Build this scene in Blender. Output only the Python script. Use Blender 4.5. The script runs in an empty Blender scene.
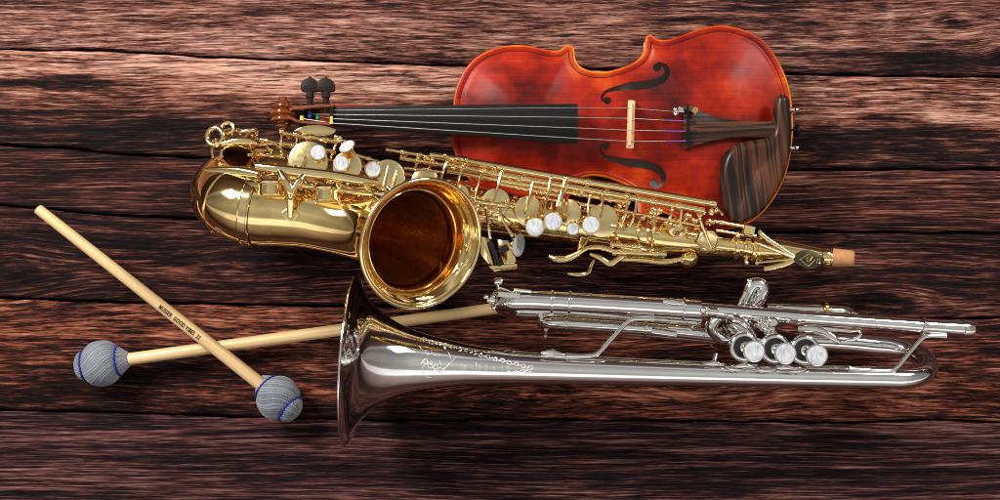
import bpy, bmesh, math, random
import numpy as np
from mathutils import Vector, Matrix
random.seed(7)
S = 0.001            # the scene is laid out in millimetres
H = 1100.0           # lens height above the table
C = bpy.context.scene.collection

def P(px, py, z=0.0):
    k = (H - z) / H
    return Vector(((px - 500.0) * k, (250.0 - py) * k, z))
def PP(pts):
    return [P(*p) for p in pts]

# ------------------------------------------------------------------ helpers
def spline(pts, n=8):
    """Catmull-Rom through tuples/vectors of any length."""
    A = np.array([list(p) for p in pts], float)
    A2 = np.vstack([2*A[0]-A[1], A, 2*A[-1]-A[-2]])
    out = []
    for i in range(1, len(A2)-2):
        p0, p1, p2, p3 = A2[i-1], A2[i], A2[i+1], A2[i+2]
        for k in range(n):
            t = k/n
            out.append(.5*(2*p1+(p2-p0)*t+(2*p0-5*p1+4*p2-p3)*t*t+(3*p1-p0-3*p2+p3)*t**3))
    out.append(A[-1])
    return np.array(out)

def perp(d):
    d = Vector(d).normalized()
    a = Vector((0,0,1)) if abs(d.z) < .9 else Vector((1,0,0))
    u = d.cross(a).normalized()
    return u, d.cross(u).normalized()

class MB:
    def __init__(s): s.v = []; s.f = []
    def add(s, vs, fs):
        b = len(s.v); s.v += [Vector(v) for v in vs]; s.f += [tuple(b+i for i in f) for f in fs]; return s
    def sweep(s, path, sec, cap=True, closed=False, up=None):
        """sec(i, n) -> list of 2-D section points at path point i."""
        path = [Vector(p) for p in path]; n = len(path)
        T = []
        for i in range(n):
            if closed: t = path[(i+1)%n]-path[i-1]
            else: t = path[min(i+1,n-1)]-path[max(i-1,0)]
            T.append(t.normalized())
        if up is None:
            u, w = perp(T[0])
        else:
            u = Vector(up); u = (u - T[0]*u.dot(T[0])).normalized()
        rings = []; m = None
        for i in range(n):
            if up is not None:
                u0 = Vector(up); u = (u0 - T[i]*u0.dot(T[i]))
                u.normalize()
            else:
                u = (u - T[i]*u.dot(T[i])).normalized()
            w = T[i].cross(u)
            sc = sec(i, n); m = len(sc)
            rings.append([path[i]+u*a+w*b for a, b in sc])
        vs = [v for r in rings for v in r]; fs = []
        for i in range(n if closed else n-1):
            j = (i+1) % n
            for k in range(m):
                l = (k+1) % m
                fs.append((i*m+k, i*m+l, j*m+l, j*m+k))
        if cap and not closed:
            fs.append(tuple(reversed(range(m)))); fs.append(tuple(range((n-1)*m, n*m)))
        return s.add(vs, fs)
    def tube(s, path, r, seg=12, cap=True, closed=False):
        n = len(path)
        rr = r if hasattr(r, '__len__') else [r]*n
        cs = [(math.cos(2*math.pi*k/seg), math.sin(2*math.pi*k/seg)) for k in range(seg)]
        return s.sweep(path, lambda i, n: [(a*rr[i], b*rr[i]) for a, b in cs], cap, closed)
    def rod(s, p, q, r, r2=None, seg=12):
        return s.tube([p, q], [r, r if r2 is None else r2], seg)
    def lathe(s, o, ax, prof, seg=24, cap=True):
        o = Vector(o); ax = Vector(ax).normalized(); u, w = perp(ax)
        vs = []; fs = []; n = len(prof)
        for t, r in prof:
            for k in range(seg):
                a = 2*math.pi*k/seg
                vs.append(o+ax*t+(u*math.cos(a)+w*math.sin(a))*max(r, .01))
        for i in range(n-1):
            for k in range(seg):
                l = (k+1) % seg
                fs.append((i*seg+k, i*seg+l, (i+1)*seg+l, (i+1)*seg+k))
        if cap:
            fs.append(tuple(reversed(range(seg)))); fs.append(tuple(range((n-1)*seg, n*seg)))
        return s.add(vs, fs)
    def ball(s, c, r, seg=14):
        n = seg//2
        return s.lathe(Vector(c), (0,0,1), [(-r*math.cos(math.pi*i/n), r*math.sin(math.pi*i/n)) for i in range(n+1)], seg, False)
    def ring(s, c, ax, R, r, seg=32, rs=8):
        u, w = perp(ax); c = Vector(c)
        path = [c+(u*math.cos(2*math.pi*k/seg)+w*math.sin(2*math.pi*k/seg))*R for k in range(seg)]
        return s.tube(path, r, rs, closed=True)
    def prism(s, poly, z0, z1, bev=0.0):
        """poly: list of 2-D mm points; extruded in z with a small chamfer at the top."""
        n = len(poly); A = np.array(poly, float)
        area = sum(A[i][0]*A[(i+1)%n][1]-A[(i+1)%n][0]*A[i][1] for i in range(n))
        if area < 0: A = A[::-1]
        lay = [(0, z0), (0, z1-bev), (bev*.3, z1-bev*.3), (bev, z1)] if bev > 0 else [(0, z0), (0, z1)]
        vs = []
        for d, z in lay:
            for i in range(n):
                t = A[(i+1)%n]-A[i-1]; t = t/(np.linalg.norm(t)+1e-9)
                nrm = np.array((-t[1], t[0]))
                q = A[i]+nrm*d; vs.append(Vector((q[0], q[1], z)))
        fs = []; L = len(lay)
        for a in range(L-1):
            for i in range(n):
                j = (i+1) % n
                fs.append((a*n+i, a*n+j, (a+1)*n+j, (a+1)*n+i))
        fs.append(tuple(reversed(range(n)))); fs.append(tuple(range((L-1)*n, L*n)))
        return s.add(vs, fs)
    def box(s, p, q, w, h, up=(0,0,1), bev=.25):
        """a bar from p to q, w wide and h thick, edges chamfered"""
        a, b = h/2, w/2; c = min(a, b)*bev
        sc = [(-a,-b+c),(-a+c,-b),(a-c,-b),(a,-b+c),(a,b-c),(a-c,b),(-a+c,b),(-a,b-c)][::-1]
        return s.sweep([p, q], lambda i, n: sc, up=up)
    def strip(s, path, w, h, up=(0,0,1)):
        n = len(path)
        ww = w if hasattr(w, '__len__') else [w]*n
        def sec(i, n):
            b = ww[i]/2; a = h/2
            return [(a*math.sin(t)*(1), b*math.cos(t)) for t in [2*math.pi*k/12 for k in range(12)]]
        return s.sweep(path, sec, up=up)
    def build(s, name, mat, parent=None, sharp=38, label=None):
        me = bpy.data.meshes.new(name)
        base = Vector((0,0,0))
        q = parent
        while q is not None:
            base += Vector(q.location); q = q.parent
        me.from_pydata([tuple(v*S-base) for v in s.v], [], s.f)
        bm = bmesh.new(); bm.from_mesh(me)
        bmesh.ops.recalc_face_normals(bm, faces=bm.faces); bm.to_mesh(me); bm.free()
        me.polygons.foreach_set('use_smooth', [True]*len(me.polygons))
        me.set_sharp_from_angle(angle=math.radians(sharp))
        me.materials.append(mat)
        o = bpy.data.objects.new(name, me); C.objects.link(o)
        if parent is not None: o.parent = parent
        if label: o['label'] = label
        return o

def thing(name, label, cat, loc, group=None):
    o = bpy.data.objects.new(name, None); C.objects.link(o)
    o.location = Vector(loc)*S; o.empty_display_size = .02
    o['label'] = label; o['category'] = cat
    if group: o['group'] = group
    return o

# ------------------------------------------------------------------ materials
def newmat(name):
    m = bpy.data.materials.new(name); m.use_nodes = True
    nt = m.node_tree; b = nt.nodes['Principled BSDF']
    return m, nt, b
class N:
    """terse node helper"""
    def __init__(s, nt): s.nt = nt
    def add(s, typ, **kw):
        n = s.nt.nodes.new(typ)
        for k, v in kw.items(): setattr(n, k, v)
        return n
    def put(s, sock, v):
        if hasattr(v, 'links') or isinstance(v, bpy.types.NodeSocket): s.nt.links.new(v, sock)
        else: sock.default_value = v
    def math(s, op, a, b=0.0, clamp=False):
        n = s.add('ShaderNodeMath', operation=op, use_clamp=clamp); s.put(n.inputs[0], a); s.put(n.inputs[1], b); return n.outputs[0]
    def noise(s, vec, scale, detail=4, rough=.55, dist=0.0):
        n = s.add('ShaderNodeTexNoise'); s.put(n.inputs['Vector'], vec)
        n.inputs['Scale'].default_value = scale; n.inputs['Detail'].default_value = detail
        n.inputs['Roughness'].default_value = rough; n.inputs['Distortion'].default_value = dist
        return n.outputs['Fac']
    def mapping(s, vec, scale, loc=(0,0,0), rot=(0,0,0)):
        n = s.add('ShaderNodeMapping'); s.put(n.inputs['Vector'], vec)
        n.inputs['Scale'].default_value = scale; n.inputs['Location'].default_value = loc; n.inputs['Rotation'].default_value = rot
        return n.outputs[0]
    def ramp(s, f, stops, interp='LINEAR'):
        n = s.add('ShaderNodeValToRGB'); s.put(n.inputs[0], f); cr = n.color_ramp; cr.interpolation = interp
        while len(cr.elements) > 1: cr.elements.remove(cr.elements[-1])
        for i, (p, c) in enumerate(stops):
            e = cr.elements[0] if i == 0 else cr.elements.new(p)
            e.position = p; e.color = (c[0], c[1], c[2], 1)
        return n.outputs[0]
    def mix(s, f, a, b, mode='MIX'):
        n = s.add('ShaderNodeMix', data_type='RGBA', blend_type=mode)
        s.put(n.inputs[0], f); s.put(n.inputs[6], a); s.put(n.inputs[7], b); return n.outputs[2]
    def bump(s, h, strength=.3, dist=.0005):
        n = s.add('ShaderNodeBump'); s.put(n.inputs['Height'], h)
        n.inputs['Strength'].default_value = strength; n.inputs['Distance'].default_value = dist
        return n.outputs[0]
    def obj(s): return s.add('ShaderNodeTexCoord').outputs['Object']
    def attr(s, name):
        return s.add('ShaderNodeAttribute', attribute_name=name)
def rgb(c): return (c[0], c[1], c[2], 1)

def metal(name, col, rough, wob=.0, wscale=60):
    m, nt, b = newmat(name); n = N(nt)
    b.inputs['Metallic'].default_value = 1
    o = n.obj()
    f = n.noise(o, 90, 3)
    b.inputs['Base Color'].default_value = rgb(col)
    n.put(b.inputs['Base Color'], n.mix(f, rgb(col), rgb([c*.86 for c in col])))
    n.put(b.inputs['Roughness'], n.math('ADD', n.math('MULTIPLY', n.noise(o, 260, 4), rough*.8), rough*.6))
    if wob:
        n.put(b.inputs['Normal'], n.bump(n.noise(o, wscale, 2), wob, .001))
    return m
def plain(name, col, rough, coat=0.0, vary=.25, scale=120, stretch=(1,1,1)):
    m, nt, b = newmat(name); n = N(nt)
    f = n.noise(n.mapping(n.obj(), stretch), scale, 5)
    n.put(b.inputs['Base Color'], n.mix(f, rgb([c*(1-vary) for c in col]), rgb([min(1, c*(1+vary)) for c in col])))
    b.inputs['Roughness'].default_value = rough
    if col[0] < .05: b.inputs['Specular IOR Level'].default_value = .13
    b.inputs['Coat Weight'].default_value = coat; b.inputs['Coat Roughness'].default_value = .06
    return m

GOLD = metal('gold_lacquer', (.95, .71, .31), .07, .03, 30)
GOLD2 = metal('gold_keywork', (.96, .73, .35), .09)
GOLDD = metal('gold_satin_cup', (.84, .66, .33), .2)
SILVER = metal('silver_plate', (.92, .915, .90), .055, .06, 40)
SILVER2 = metal('silver_fittings', (.84, .82, .78), .09)
STEEL = metal('string_steel', (.50, .48, .46), .4)
BRASSP = metal('brass_accent', (.82, .58, .20), .15)
BLACK = plain('black_felt', (.012, .012, .013), .75)
CORK = plain('cork', (.34, .155, .055), .75, 0, .35, 500)
EBONY = plain('ebony', (.004, .004, .0045), .5, 0, .5, 60, (1, 14, 14))
PEGW = plain('peg_rosewood', (.012, .007, .006), .5, 0, .6, 60, (12, 1, 1))
MAPLE = plain('bridge_maple', (.56, .35, .18), .5, 0, .2, 300, (1, 6, 6))
NUTM = plain('nut_bone', (.62, .42, .05), .4)
BLUE = plain('blue_silk', (.01, .12, .42), .5)
GREEN = plain('green_silk', (.02, .22, .06), .5)
YELLOW = plain('yellow_silk', (.70, .48, .04), .5)
PURPLE = plain('purple_silk', (.13, .07, .38), .5)
THREAD = plain('blue_thread', (.012, .018, .20), .7)

def pearl_mat():
    m, nt, b = newmat('mother_of_pearl'); n = N(nt)
    o = n.obj()
    f = n.noise(n.mapping(o, (1,.35,1), rot=(0,0,.6)), 260, 4, .6, 1.5)
    n.put(b.inputs['Base Color'], n.ramp(f, [(.25, (.20,.23,.26)), (.45, (.36,.39,.42)), (.6, (.47,.49,.50)), (.8, (.33,.38,.39))]))
    b.inputs['Roughness'].default_value = .22; b.inputs['Coat Weight'].default_value = .6; b.inputs['Coat Roughness'].default_value = .08
    return m
PEARL = pearl_mat()

def varnish_mat(name, bright):
    m, nt, b = newmat(name); n = N(nt)
    o = n.obj()
    fine = n.noise(n.mapping(o, (6, 700, 6)), 1, 3, .6)
    cross = n.noise(n.mapping(o, (420, 60, 6)), 1, 3, .6)
    blot = n.noise(o, 16, 4, .6)
    ed = n.attr('edge').outputs['Fac']
    blot2 = n.noise(n.mapping(o, (14, 34, 14), (4,2,1)), 1, 5, .7)
    v = n.math('ADD', n.math('MULTIPLY', n.math('SUBTRACT', blot, .5), 1.35), n.math('MULTIPLY', ed, .15))
    v = n.math('ADD', v, n.math('MULTIPLY', n.math('SUBTRACT', blot2, .5), .36))
    v = n.math('ADD', v, n.math('MULTIPLY', n.math('SUBTRACT', fine, .5), .30)); v = n.math('ADD', v, n.math('MULTIPLY', n.math('SUBTRACT', cross, .5), .09))
    v = n.math('ADD', v, .215 + bright)
    col = n.ramp(v, [(.0, (.035,.0015,.0008)), (.22, (.13,.004,.0012)), (.42, (.255,.011,.0016)), (.62, (.37,.045,.003)), (.85, (.50,.14,.010)), (1, (.60,.24,.03))])
    fleck = n.ramp(n.noise(n.mapping(o, (90, 240, 90)), 1, 5, .7), [(.62, (1,1,1)), (.74, (.55,.42,.35))])
    col = n.mix(.5, col, fleck, 'MULTIPLY')
    n.put(b.inputs['Base Color'], col)
    b.inputs['Roughness'].default_value = .5; b.inputs['Specular IOR Level'].default_value = .1
    b.inputs['Coat Weight'].default_value = .07; b.inputs['Coat Roughness'].default_value = .25
    n.put(b.inputs['Normal'], n.bump(n.math('ADD', fine, cross), .12, .0003))
    return m
VARN = varnish_mat('violin_varnish', .0)
VARNE = varnish_mat('violin_edge_varnish', .42)
ENGR = metal('engraved_silver', (.88, .87, .85), .45)
SCROLLM = plain('scroll_varnish', (.13, .026, .004), .2, 1.0, .6, 50, (1, 3, 1))
VARNS = varnish_mat('violin_maple_varnish', .05)

def striped_mat(name, rot, scale, off=0):
    m, nt, b = newmat(name); n = N(nt)
    o = n.mapping(n.obj(), (1,1,1), (off,0,0), (0,0,rot))
    w = n.noise(n.mapping(o, (scale, scale*.035, scale*.05)), 1, 2, .5, .25)
    g = n.noise(n.mapping(o, (scale*7, scale*.12, 6)), 1, 3)
    v = n.math('ADD', w, n.math('MULTIPLY', n.math('SUBTRACT', g, .5), .10))
    n.put(b.inputs['Base Color'], n.ramp(v, [(.36, (.008,.006,.006)), (.44, (.014,.009,.008)), (.50, (.050,.018,.009)), (.56, (.085,.031,.014)), (.60, (.018,.011,.009)), (.68, (.012,.008,.007)), (.74, (.08,.033,.02))]))
    b.inputs['Specular IOR Level'].default_value = .12
    b.inputs['Roughness'].default_value = .34
    b.inputs['Coat Weight'].default_value = .08; b.inputs['Coat Roughness'].default_value = .22
    return m
MACASSAR = striped_mat('macassar_chinrest', -.12, 130)
MACASSAR2 = striped_mat('macassar_tailpiece', math.pi/2-.05, 150, 3)

def yarn_mat():
    m, nt, b = newmat('grey_yarn'); n = N(nt)
    o = n.obj()
    h = n.attr('strand').outputs['Fac']
    f = n.noise(o, 700, 4, .7); f2 = n.noise(o, 90, 3)
    v = n.math('ADD', n.math('MULTIPLY', h, .6), n.math('ADD', n.math('MULTIPLY', f, .35), n.math('MULTIPLY', f2, .25)))  # groove shade between strands put into the colour by strand height
    n.put(b.inputs['Base Color'], n.ramp(v, [(.22, (.014,.017,.022)), (.48, (.075,.087,.104)), (.8, (.20,.225,.26))]))
    b.inputs['Roughness'].default_value = .9; b.inputs['Sheen Weight'].default_value = .15
    n.put(b.inputs['Normal'], n.bump(f, .4, .0004))
    return m
YARN = yarn_mat()
def birch_mat():
    m, nt, b = newmat('birch_stick'); n = N(nt)
    g = n.attr('along').outputs['Vector']
    f = n.noise(n.mapping(g, (12, 900, 900)), 1, 4, .6); f2 = n.noise(n.mapping(g, (3, 60, 60)), 1, 2)
    v = n.math('ADD', n.math('MULTIPLY', f, .55), n.math('MULTIPLY', f2, .45))
    n.put(b.inputs['Base Color'], n.ramp(v, [(.25, (.36,.22,.085)), (.5, (.53,.365,.17)), (.75, (.62,.46,.25))]))
    b.inputs['Roughness'].default_value = .42; b.inputs['Coat Weight'].default_value = .25; b.inputs['Coat Roughness'].default_value = .2
    return m
BIRCH = birch_mat()
INK = plain('black_ink', (.02,.015,.012), .6)

def wood_mat():
    m, nt, b = newmat('weathered_planks'); n = N(nt)
    g = n.attr('grain').outputs['Vector']
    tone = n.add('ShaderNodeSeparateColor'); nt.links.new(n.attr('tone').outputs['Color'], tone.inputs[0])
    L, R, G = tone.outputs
    warp = n.noise(n.mapping(g, (9, 22, 1)), 1, 3, .5)
    gw = n.add('ShaderNodeVectorMath', operation='MULTIPLY_ADD')
    cmb = n.add('ShaderNodeCombineXYZ'); n.put(cmb.inputs[1], n.math('SUBTRACT', warp, .5))
    nt.links.new(cmb.outputs[0], gw.inputs[0]); gw.inputs[1].default_value = (0, .005, 0); nt.links.new(g, gw.inputs[2])
    gv = gw.outputs[0]
    broad = n.noise(n.mapping(gv, (4.5, 70, 1)), 1, 4, .6)
    streak = n.noise(n.mapping(gv, (13, 620, 1), (3,7,1)), 1, 6, .68)
    fibre = n.noise(n.mapping(gv, (45, 1500, 1), (9,1,4)), 1, 3, .7)
    flake = n.noise(n.mapping(gv, (26, 330, 1), (1,5,8)), 1, 6, .7, .6)
    c = n.math('MULTIPLY', n.math('SUBTRACT', broad, .5), 1.5)
    c = n.math('ADD', c, n.math('MULTIPLY', n.math('SUBTRACT', streak, .5), 2.6))
    c = n.math('ADD', c, n.math('MULTIPLY', n.math('SUBTRACT', fibre, .5), 2.2))
    c = n.math('ADD', c, n.math('MULTIPLY', n.math('SUBTRACT', flake, .5), 1.6))
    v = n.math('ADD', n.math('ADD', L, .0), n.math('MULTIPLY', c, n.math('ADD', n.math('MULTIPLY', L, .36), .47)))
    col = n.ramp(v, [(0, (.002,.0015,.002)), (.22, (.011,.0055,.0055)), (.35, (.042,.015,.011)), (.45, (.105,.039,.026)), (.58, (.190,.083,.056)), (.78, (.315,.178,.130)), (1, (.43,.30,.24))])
    redc = n.mix(1.0, col, (1.0, .66, .52, 1), 'MULTIPLY')
    col = n.mix(R, col, redc)
    # cracks and stained flakes
    crack = n.noise(n.mapping(gv, (17, 620, 1), (5,2,9)), 1, 4, .6)
    def lines(vec_scale, off, w, detail):
        q = n.noise(n.mapping(gv, vec_scale, off), 1, detail, .5)
        q = n.math('ABSOLUTE', n.math('SUBTRACT', n.math('FRACT', n.math('MULTIPLY', q, 7.0)), .5))
        return n.ramp(q, [(0, (1,1,1)), (w, (0,0,0))])
    l1 = lines((3.2, 62, 1), (2,4,6), .10, 4); l2 = lines((6, 150, 1), (7,1,3), .13, 4)
    gate = n.ramp(n.noise(n.mapping(gv, (9, 60, 1), (3,3,3)), 1, 3), [(.40, (.15,.15,.15)), (.6, (1,1,1))])
    col = n.mix(n.math('MULTIPLY', n.math('MULTIPLY', l1, gate), .92), col, (.005,.003,.004,1))
    col = n.mix(n.math('MULTIPLY', n.math('MULTIPLY', l2, gate), .75), col, (.007,.004,.005,1))
    ck = n.math('MULTIPLY', n.ramp(crack, [(.36, (1,1,1)), (.41, (0,0,0))]), .95)
    col = n.mix(ck, col, (.008,.006,.008,1))
    st = n.ramp(n.noise(n.mapping(gv, (17, 105, 1), (8,8,2)), 1, 6, .68), [(.62, (0,0,0)), (.66, (1,1,1))])
    col = n.mix(n.math('MULTIPLY', st, .85), col, (.22,.19,.27,1), 'MULTIPLY')
    purple = n.mix(1.0, col, (.80, .78, 1.0, 1), 'MULTIPLY')
    col = n.mix(G, col, purple)
    n.put(b.inputs['Base Color'], col)
    b.inputs['Roughness'].default_value = .8; b.inputs['Specular IOR Level'].default_value = .06
    n.put(b.inputs['Normal'], n.bump(n.math('ADD', streak, n.math('MULTIPLY', fibre, .5)), .13, .0012))
    return m
WOOD = wood_mat()

# ------------------------------------------------------------------ the plank table top
SEAMS = [
    [(-700,-420),(1700,-430)],
    [(-700,-310),(1700,-300)],
    [(-700,-190),(1700,-200)],
    [(-700,-90),(1700,-70)],
    [(-700,40),(0,49),(100,50),(200,56),(300,60),(420,64),(590,69),(790,74),(1000,77),(1700,80)],
    [(-700,140),(0,145),(60,148),(130,155),(200,157),(400,160),(600,166),(790,170),(1000,169),(1700,172)],
    [(-700,196),(0,205),(100,214),(200,219),(400,226),(600,230),(760,232),(1000,233),(1700,236)],
    [(-700,290),(0,298),(140,303),(330,306),(600,312),(850,321),(1000,318),(1700,322)],
    [(-700,402),(0,410),(150,414),(380,421),(520,420),(667,421),(840,423),(940,420),(1000,423),(1700,424)],
    [(-700,560),(1700,575)],
    [(-700,700),(1700,710)],
    [(-700,820),(1700,812)],
    [(-700,930),(1700,935)],
]
def interp(pts, x):
    for a, b in zip(pts, pts[1:]):
        if x <= b[0]:
            t = (x-a[0])/(b[0]-a[0]); return a[1]+(b[1]-a[1])*t
    return pts[-1][1]
# wood tone across each plank, some light falloff included (left side, right side), redness, greyness
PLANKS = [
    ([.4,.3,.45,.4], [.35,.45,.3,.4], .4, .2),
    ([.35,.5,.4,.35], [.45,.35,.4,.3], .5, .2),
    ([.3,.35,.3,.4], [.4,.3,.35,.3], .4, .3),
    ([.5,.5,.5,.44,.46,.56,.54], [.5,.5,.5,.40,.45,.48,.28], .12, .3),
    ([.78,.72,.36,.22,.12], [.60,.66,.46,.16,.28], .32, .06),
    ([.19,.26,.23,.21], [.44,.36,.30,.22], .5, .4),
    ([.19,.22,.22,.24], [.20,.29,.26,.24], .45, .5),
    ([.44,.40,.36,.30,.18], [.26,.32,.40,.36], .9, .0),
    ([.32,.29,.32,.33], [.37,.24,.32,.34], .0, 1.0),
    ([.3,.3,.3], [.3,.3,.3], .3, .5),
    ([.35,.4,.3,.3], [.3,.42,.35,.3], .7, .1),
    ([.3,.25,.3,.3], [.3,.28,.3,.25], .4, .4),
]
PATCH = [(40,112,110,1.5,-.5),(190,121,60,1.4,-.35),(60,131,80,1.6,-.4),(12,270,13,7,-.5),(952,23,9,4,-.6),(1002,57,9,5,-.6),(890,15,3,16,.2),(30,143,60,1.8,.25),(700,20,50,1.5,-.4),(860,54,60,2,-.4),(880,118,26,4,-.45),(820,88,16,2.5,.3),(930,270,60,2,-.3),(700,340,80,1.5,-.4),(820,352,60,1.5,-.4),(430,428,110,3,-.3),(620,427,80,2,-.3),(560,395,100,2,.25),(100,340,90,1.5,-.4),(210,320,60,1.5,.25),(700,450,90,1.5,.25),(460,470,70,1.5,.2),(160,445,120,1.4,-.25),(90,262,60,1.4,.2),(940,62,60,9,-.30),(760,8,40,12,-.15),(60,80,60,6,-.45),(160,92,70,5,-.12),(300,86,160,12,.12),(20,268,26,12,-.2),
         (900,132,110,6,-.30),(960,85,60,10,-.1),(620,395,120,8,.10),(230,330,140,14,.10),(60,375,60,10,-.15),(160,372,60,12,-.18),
         (430,418,120,8,-.20),(880,400,80,8,.08),(560,435,90,12,-.05),(640,455,120,10,.10),(150,130,80,10,-.1),(470,95,20,20,.05)]  # grain marks and stains; the broad patches hold some light falloff
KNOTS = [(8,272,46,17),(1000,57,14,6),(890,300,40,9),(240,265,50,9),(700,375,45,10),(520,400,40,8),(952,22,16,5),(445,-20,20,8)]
def build_table():
    vs = []; fs = []; grain = []; tones = []
    xs = np.arange(-700, 1701, 6)
    rnd = random.Random(3)
    for ki in range(len(SEAMS)-1):
        k = ki
        lp, rp, red, gry = PLANKS[k]
        rows = 46 if 2 < k < 9 else 16; base = len(vs)
        ph = rnd.uniform(0, 9); gap = 2.6
        for x in xs:
            jig = 1.0*math.sin(x*.021+ph)+.7*math.sin(x*.057+2*ph)
            jig2 = 1.0*math.sin(x*.021+ph+2.1*(k+1))*0
            y0 = interp(SEAMS[k], x)+.25*math.sin(x*.03+k*1.7)+.2*math.sin(x*.083+k); y1 = interp(SEAMS[k+1], x)+.25*math.sin(x*.03+(k+1)*1.7)+.2*math.sin(x*.083+k+1)
            y0 += gap*.5+.35*math.sin(x*.11+k); y1 -= gap*.5+.35*math.sin(x*.09+2*k)
            for r in range(rows+3):
                # outer rows fold down into the gap
                if r == 0: f, z = 0, -7
                elif r == rows+2: f, z = 1, -7
                else: f, z = (r-1)/rows, 0
                hgt = y1-y0
                ed = min(f, 1-f)*hgt
                if z == 0: z = -1.2*math.exp(-ed/.8)
                y = y0+f*hgt
                vs.append(P(x, y, 0)+Vector((0,0,z)))
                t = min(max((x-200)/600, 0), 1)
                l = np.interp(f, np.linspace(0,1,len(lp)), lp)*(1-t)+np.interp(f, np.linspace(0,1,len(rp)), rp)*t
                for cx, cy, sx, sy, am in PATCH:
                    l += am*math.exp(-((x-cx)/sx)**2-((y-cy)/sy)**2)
                v = y
                for cx, cy, sx, sy in KNOTS:
                    d2 = ((x-cx)/(sx*1.6))**2
                    dy = y-cy
                    v += (-dy*.75)*math.exp(-d2-(dy/(sy*2.4))**2)
                v += 3.0*math.sin(x*.006+k*2+y*.02)+1.2*math.sin(x*.017+k)
                fx, fy = [(1,1),(1.2,.8),(.9,1),(1.3,.9),(1.15,.8),(.8,1.0),(1.0,.85),(1.2,.68),(.75,1.1),(1,1),(1.2,.7),(.8,1)][k]
                grain.append((x*.001*fx, v*.001*fy+(k-3)*1.37, (k-3)*.71))
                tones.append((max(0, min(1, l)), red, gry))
        R = rows+3
        for i in range(len(xs)-1):
            for r in range(R-1):
                fs.append((base+i*R+r, base+i*R+r+1, base+(i+1)*R+r+1, base+(i+1)*R+r))
    # underlay coloured black to deepen the shadow in the gaps
    b = len(vs)
    for x, y in ((-720,-440),(1720,-440),(1720,950),(-720,950)): vs.append(P(x, y, 0)+Vector((0,0,-6.5)))
    fs.append((b, b+1, b+2, b+3)); grain += [(0,0,0)]*4; tones += [(0,0,0)]*4
    me = bpy.data.meshes.new('table_top'); me.from_pydata([tuple(v*S) for v in vs], [], fs)
    a = me.attributes.new('grain', 'FLOAT_VECTOR', 'POINT'); a.data.foreach_set('vector', np.array(grain, 'f').ravel())
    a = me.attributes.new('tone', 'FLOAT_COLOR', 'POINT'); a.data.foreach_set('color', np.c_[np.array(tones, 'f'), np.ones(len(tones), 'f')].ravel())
    bm = bmesh.new(); bm.from_mesh(me); bmesh.ops.recalc_face_normals(bm, faces=bm.faces)
    if sum(f.normal.z for f in bm.faces) < 0: bmesh.ops.reverse_faces(bm, faces=bm.faces)
    bm.to_mesh(me); bm.free()
    me.polygons.foreach_set('use_smooth', [True]*len(me.polygons))
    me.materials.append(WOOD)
    o = bpy.data.objects.new('plank_floor', me); C.objects.link(o); o['kind'] = 'structure'
    o['label'] = 'dark weathered wooden planks the instruments lie on'
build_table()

# ------------------------------------------------------------------ mallets
HEADPROF = [(-27.5,1),(-27,6),(-25,11),(-21.5,14.2),(-18.8,15.2),(-17.8,14.6),(-16.5,15.6),(-14,18.4),(-8,22.2),(0,23.6),(8,22.4),(14,18.8),(17,15.2),(18.2,13.8),(19.4,14.4),(22,12.4),(26,9.2),(29,7.2),(30,4)]
def yarn_head(root, c, ax, ringax=None, seed=1, k=1.0):
    """cord-wound head: profile along ax (positive towards the stick), ridged by the wound strands"""
    ax = Vector(ax).normalized(); u, w = perp(ax); c = Vector(c)
    pr = spline(HEADPROF, 6); seg = 420; rnd = np.random.RandomState(seed)
    vs = []; st = []
    phs = rnd.uniform(0, 6.28, 8); jit = rnd.uniform(0, 1, 1000)
    for t, r in pr:
        tt = t/28
        tw = .8*tt+.08*math.sin(3*tt)
        for q in range(seg):
            a = 2*math.pi*q/seg
            aw = a+tw+.07*math.sin(2*a+phs[0]+1.2*tt)+.035*math.sin(5*a+phs[1]-2.2*tt)+.012*math.sin(11*a+7*tt)
            sid = int(math.floor((19*aw)/math.pi)) % 997
            h = abs(math.sin(19*aw))**.7*(.5+.5*jit[sid])
            h2 = abs(math.sin(21*(a-.9*tw)+phs[3]))
            mixv = .5+.5*math.sin(3*a+phs[4]+2*tt)
            hh = h*(.8+.2*mixv)+h2*.2*(1-mixv)
            bulge = .5*math.sin(2*a+phs[5])+.35*math.sin(3*a+phs[6]+tt)
            rr = (r-.4+.9*hh*min(1, r/10)+bulge*min(1, r/20))*k
            vs.append(c+ax*t*k+(u*math.cos(a)+w*math.sin(a))*rr); st.append(hh)
    fs = []
    n = len(pr)
    for i in range(n-1):
        for q in range(seg):
            l = (q+1) % seg
            fs.append((i*seg+q, i*seg+l, (i+1)*seg+l, (i+1)*seg+q))
    m = MB(); m.add(vs, fs); m.f.append(tuple(range(seg))); m.f.append(tuple(range((n-1)*seg, n*seg)))
    o = m.build('head', YARN, root, 80)
    a = o.data.attributes.new('strand', 'FLOAT', 'POINT'); a.data.foreach_set('value', np.array(st, 'f'))
    # the two blue stitched rings
    for t, r in ((-17.8, 15.0), (18.2, 14.3)):
        m = MB(); ra = Vector(ringax).normalized() if (ringax and t < 0) else ax
        ru, rw = perp(ra); path = []
        for q in range(160):
            a = 2*math.pi*q/160
            d = ru*math.cos(a)+rw*math.sin(a)
            path.append(c+(ra if ra is not ax else ax)*(t*k+.55*math.sin(24*a))+d*(r+.75+.25*math.sin(24*a+1))*k)
        m.tube(path, .85*k, 7, closed=True)
        m.build('stitch_ring', THREAD, o)
    return o
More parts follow.
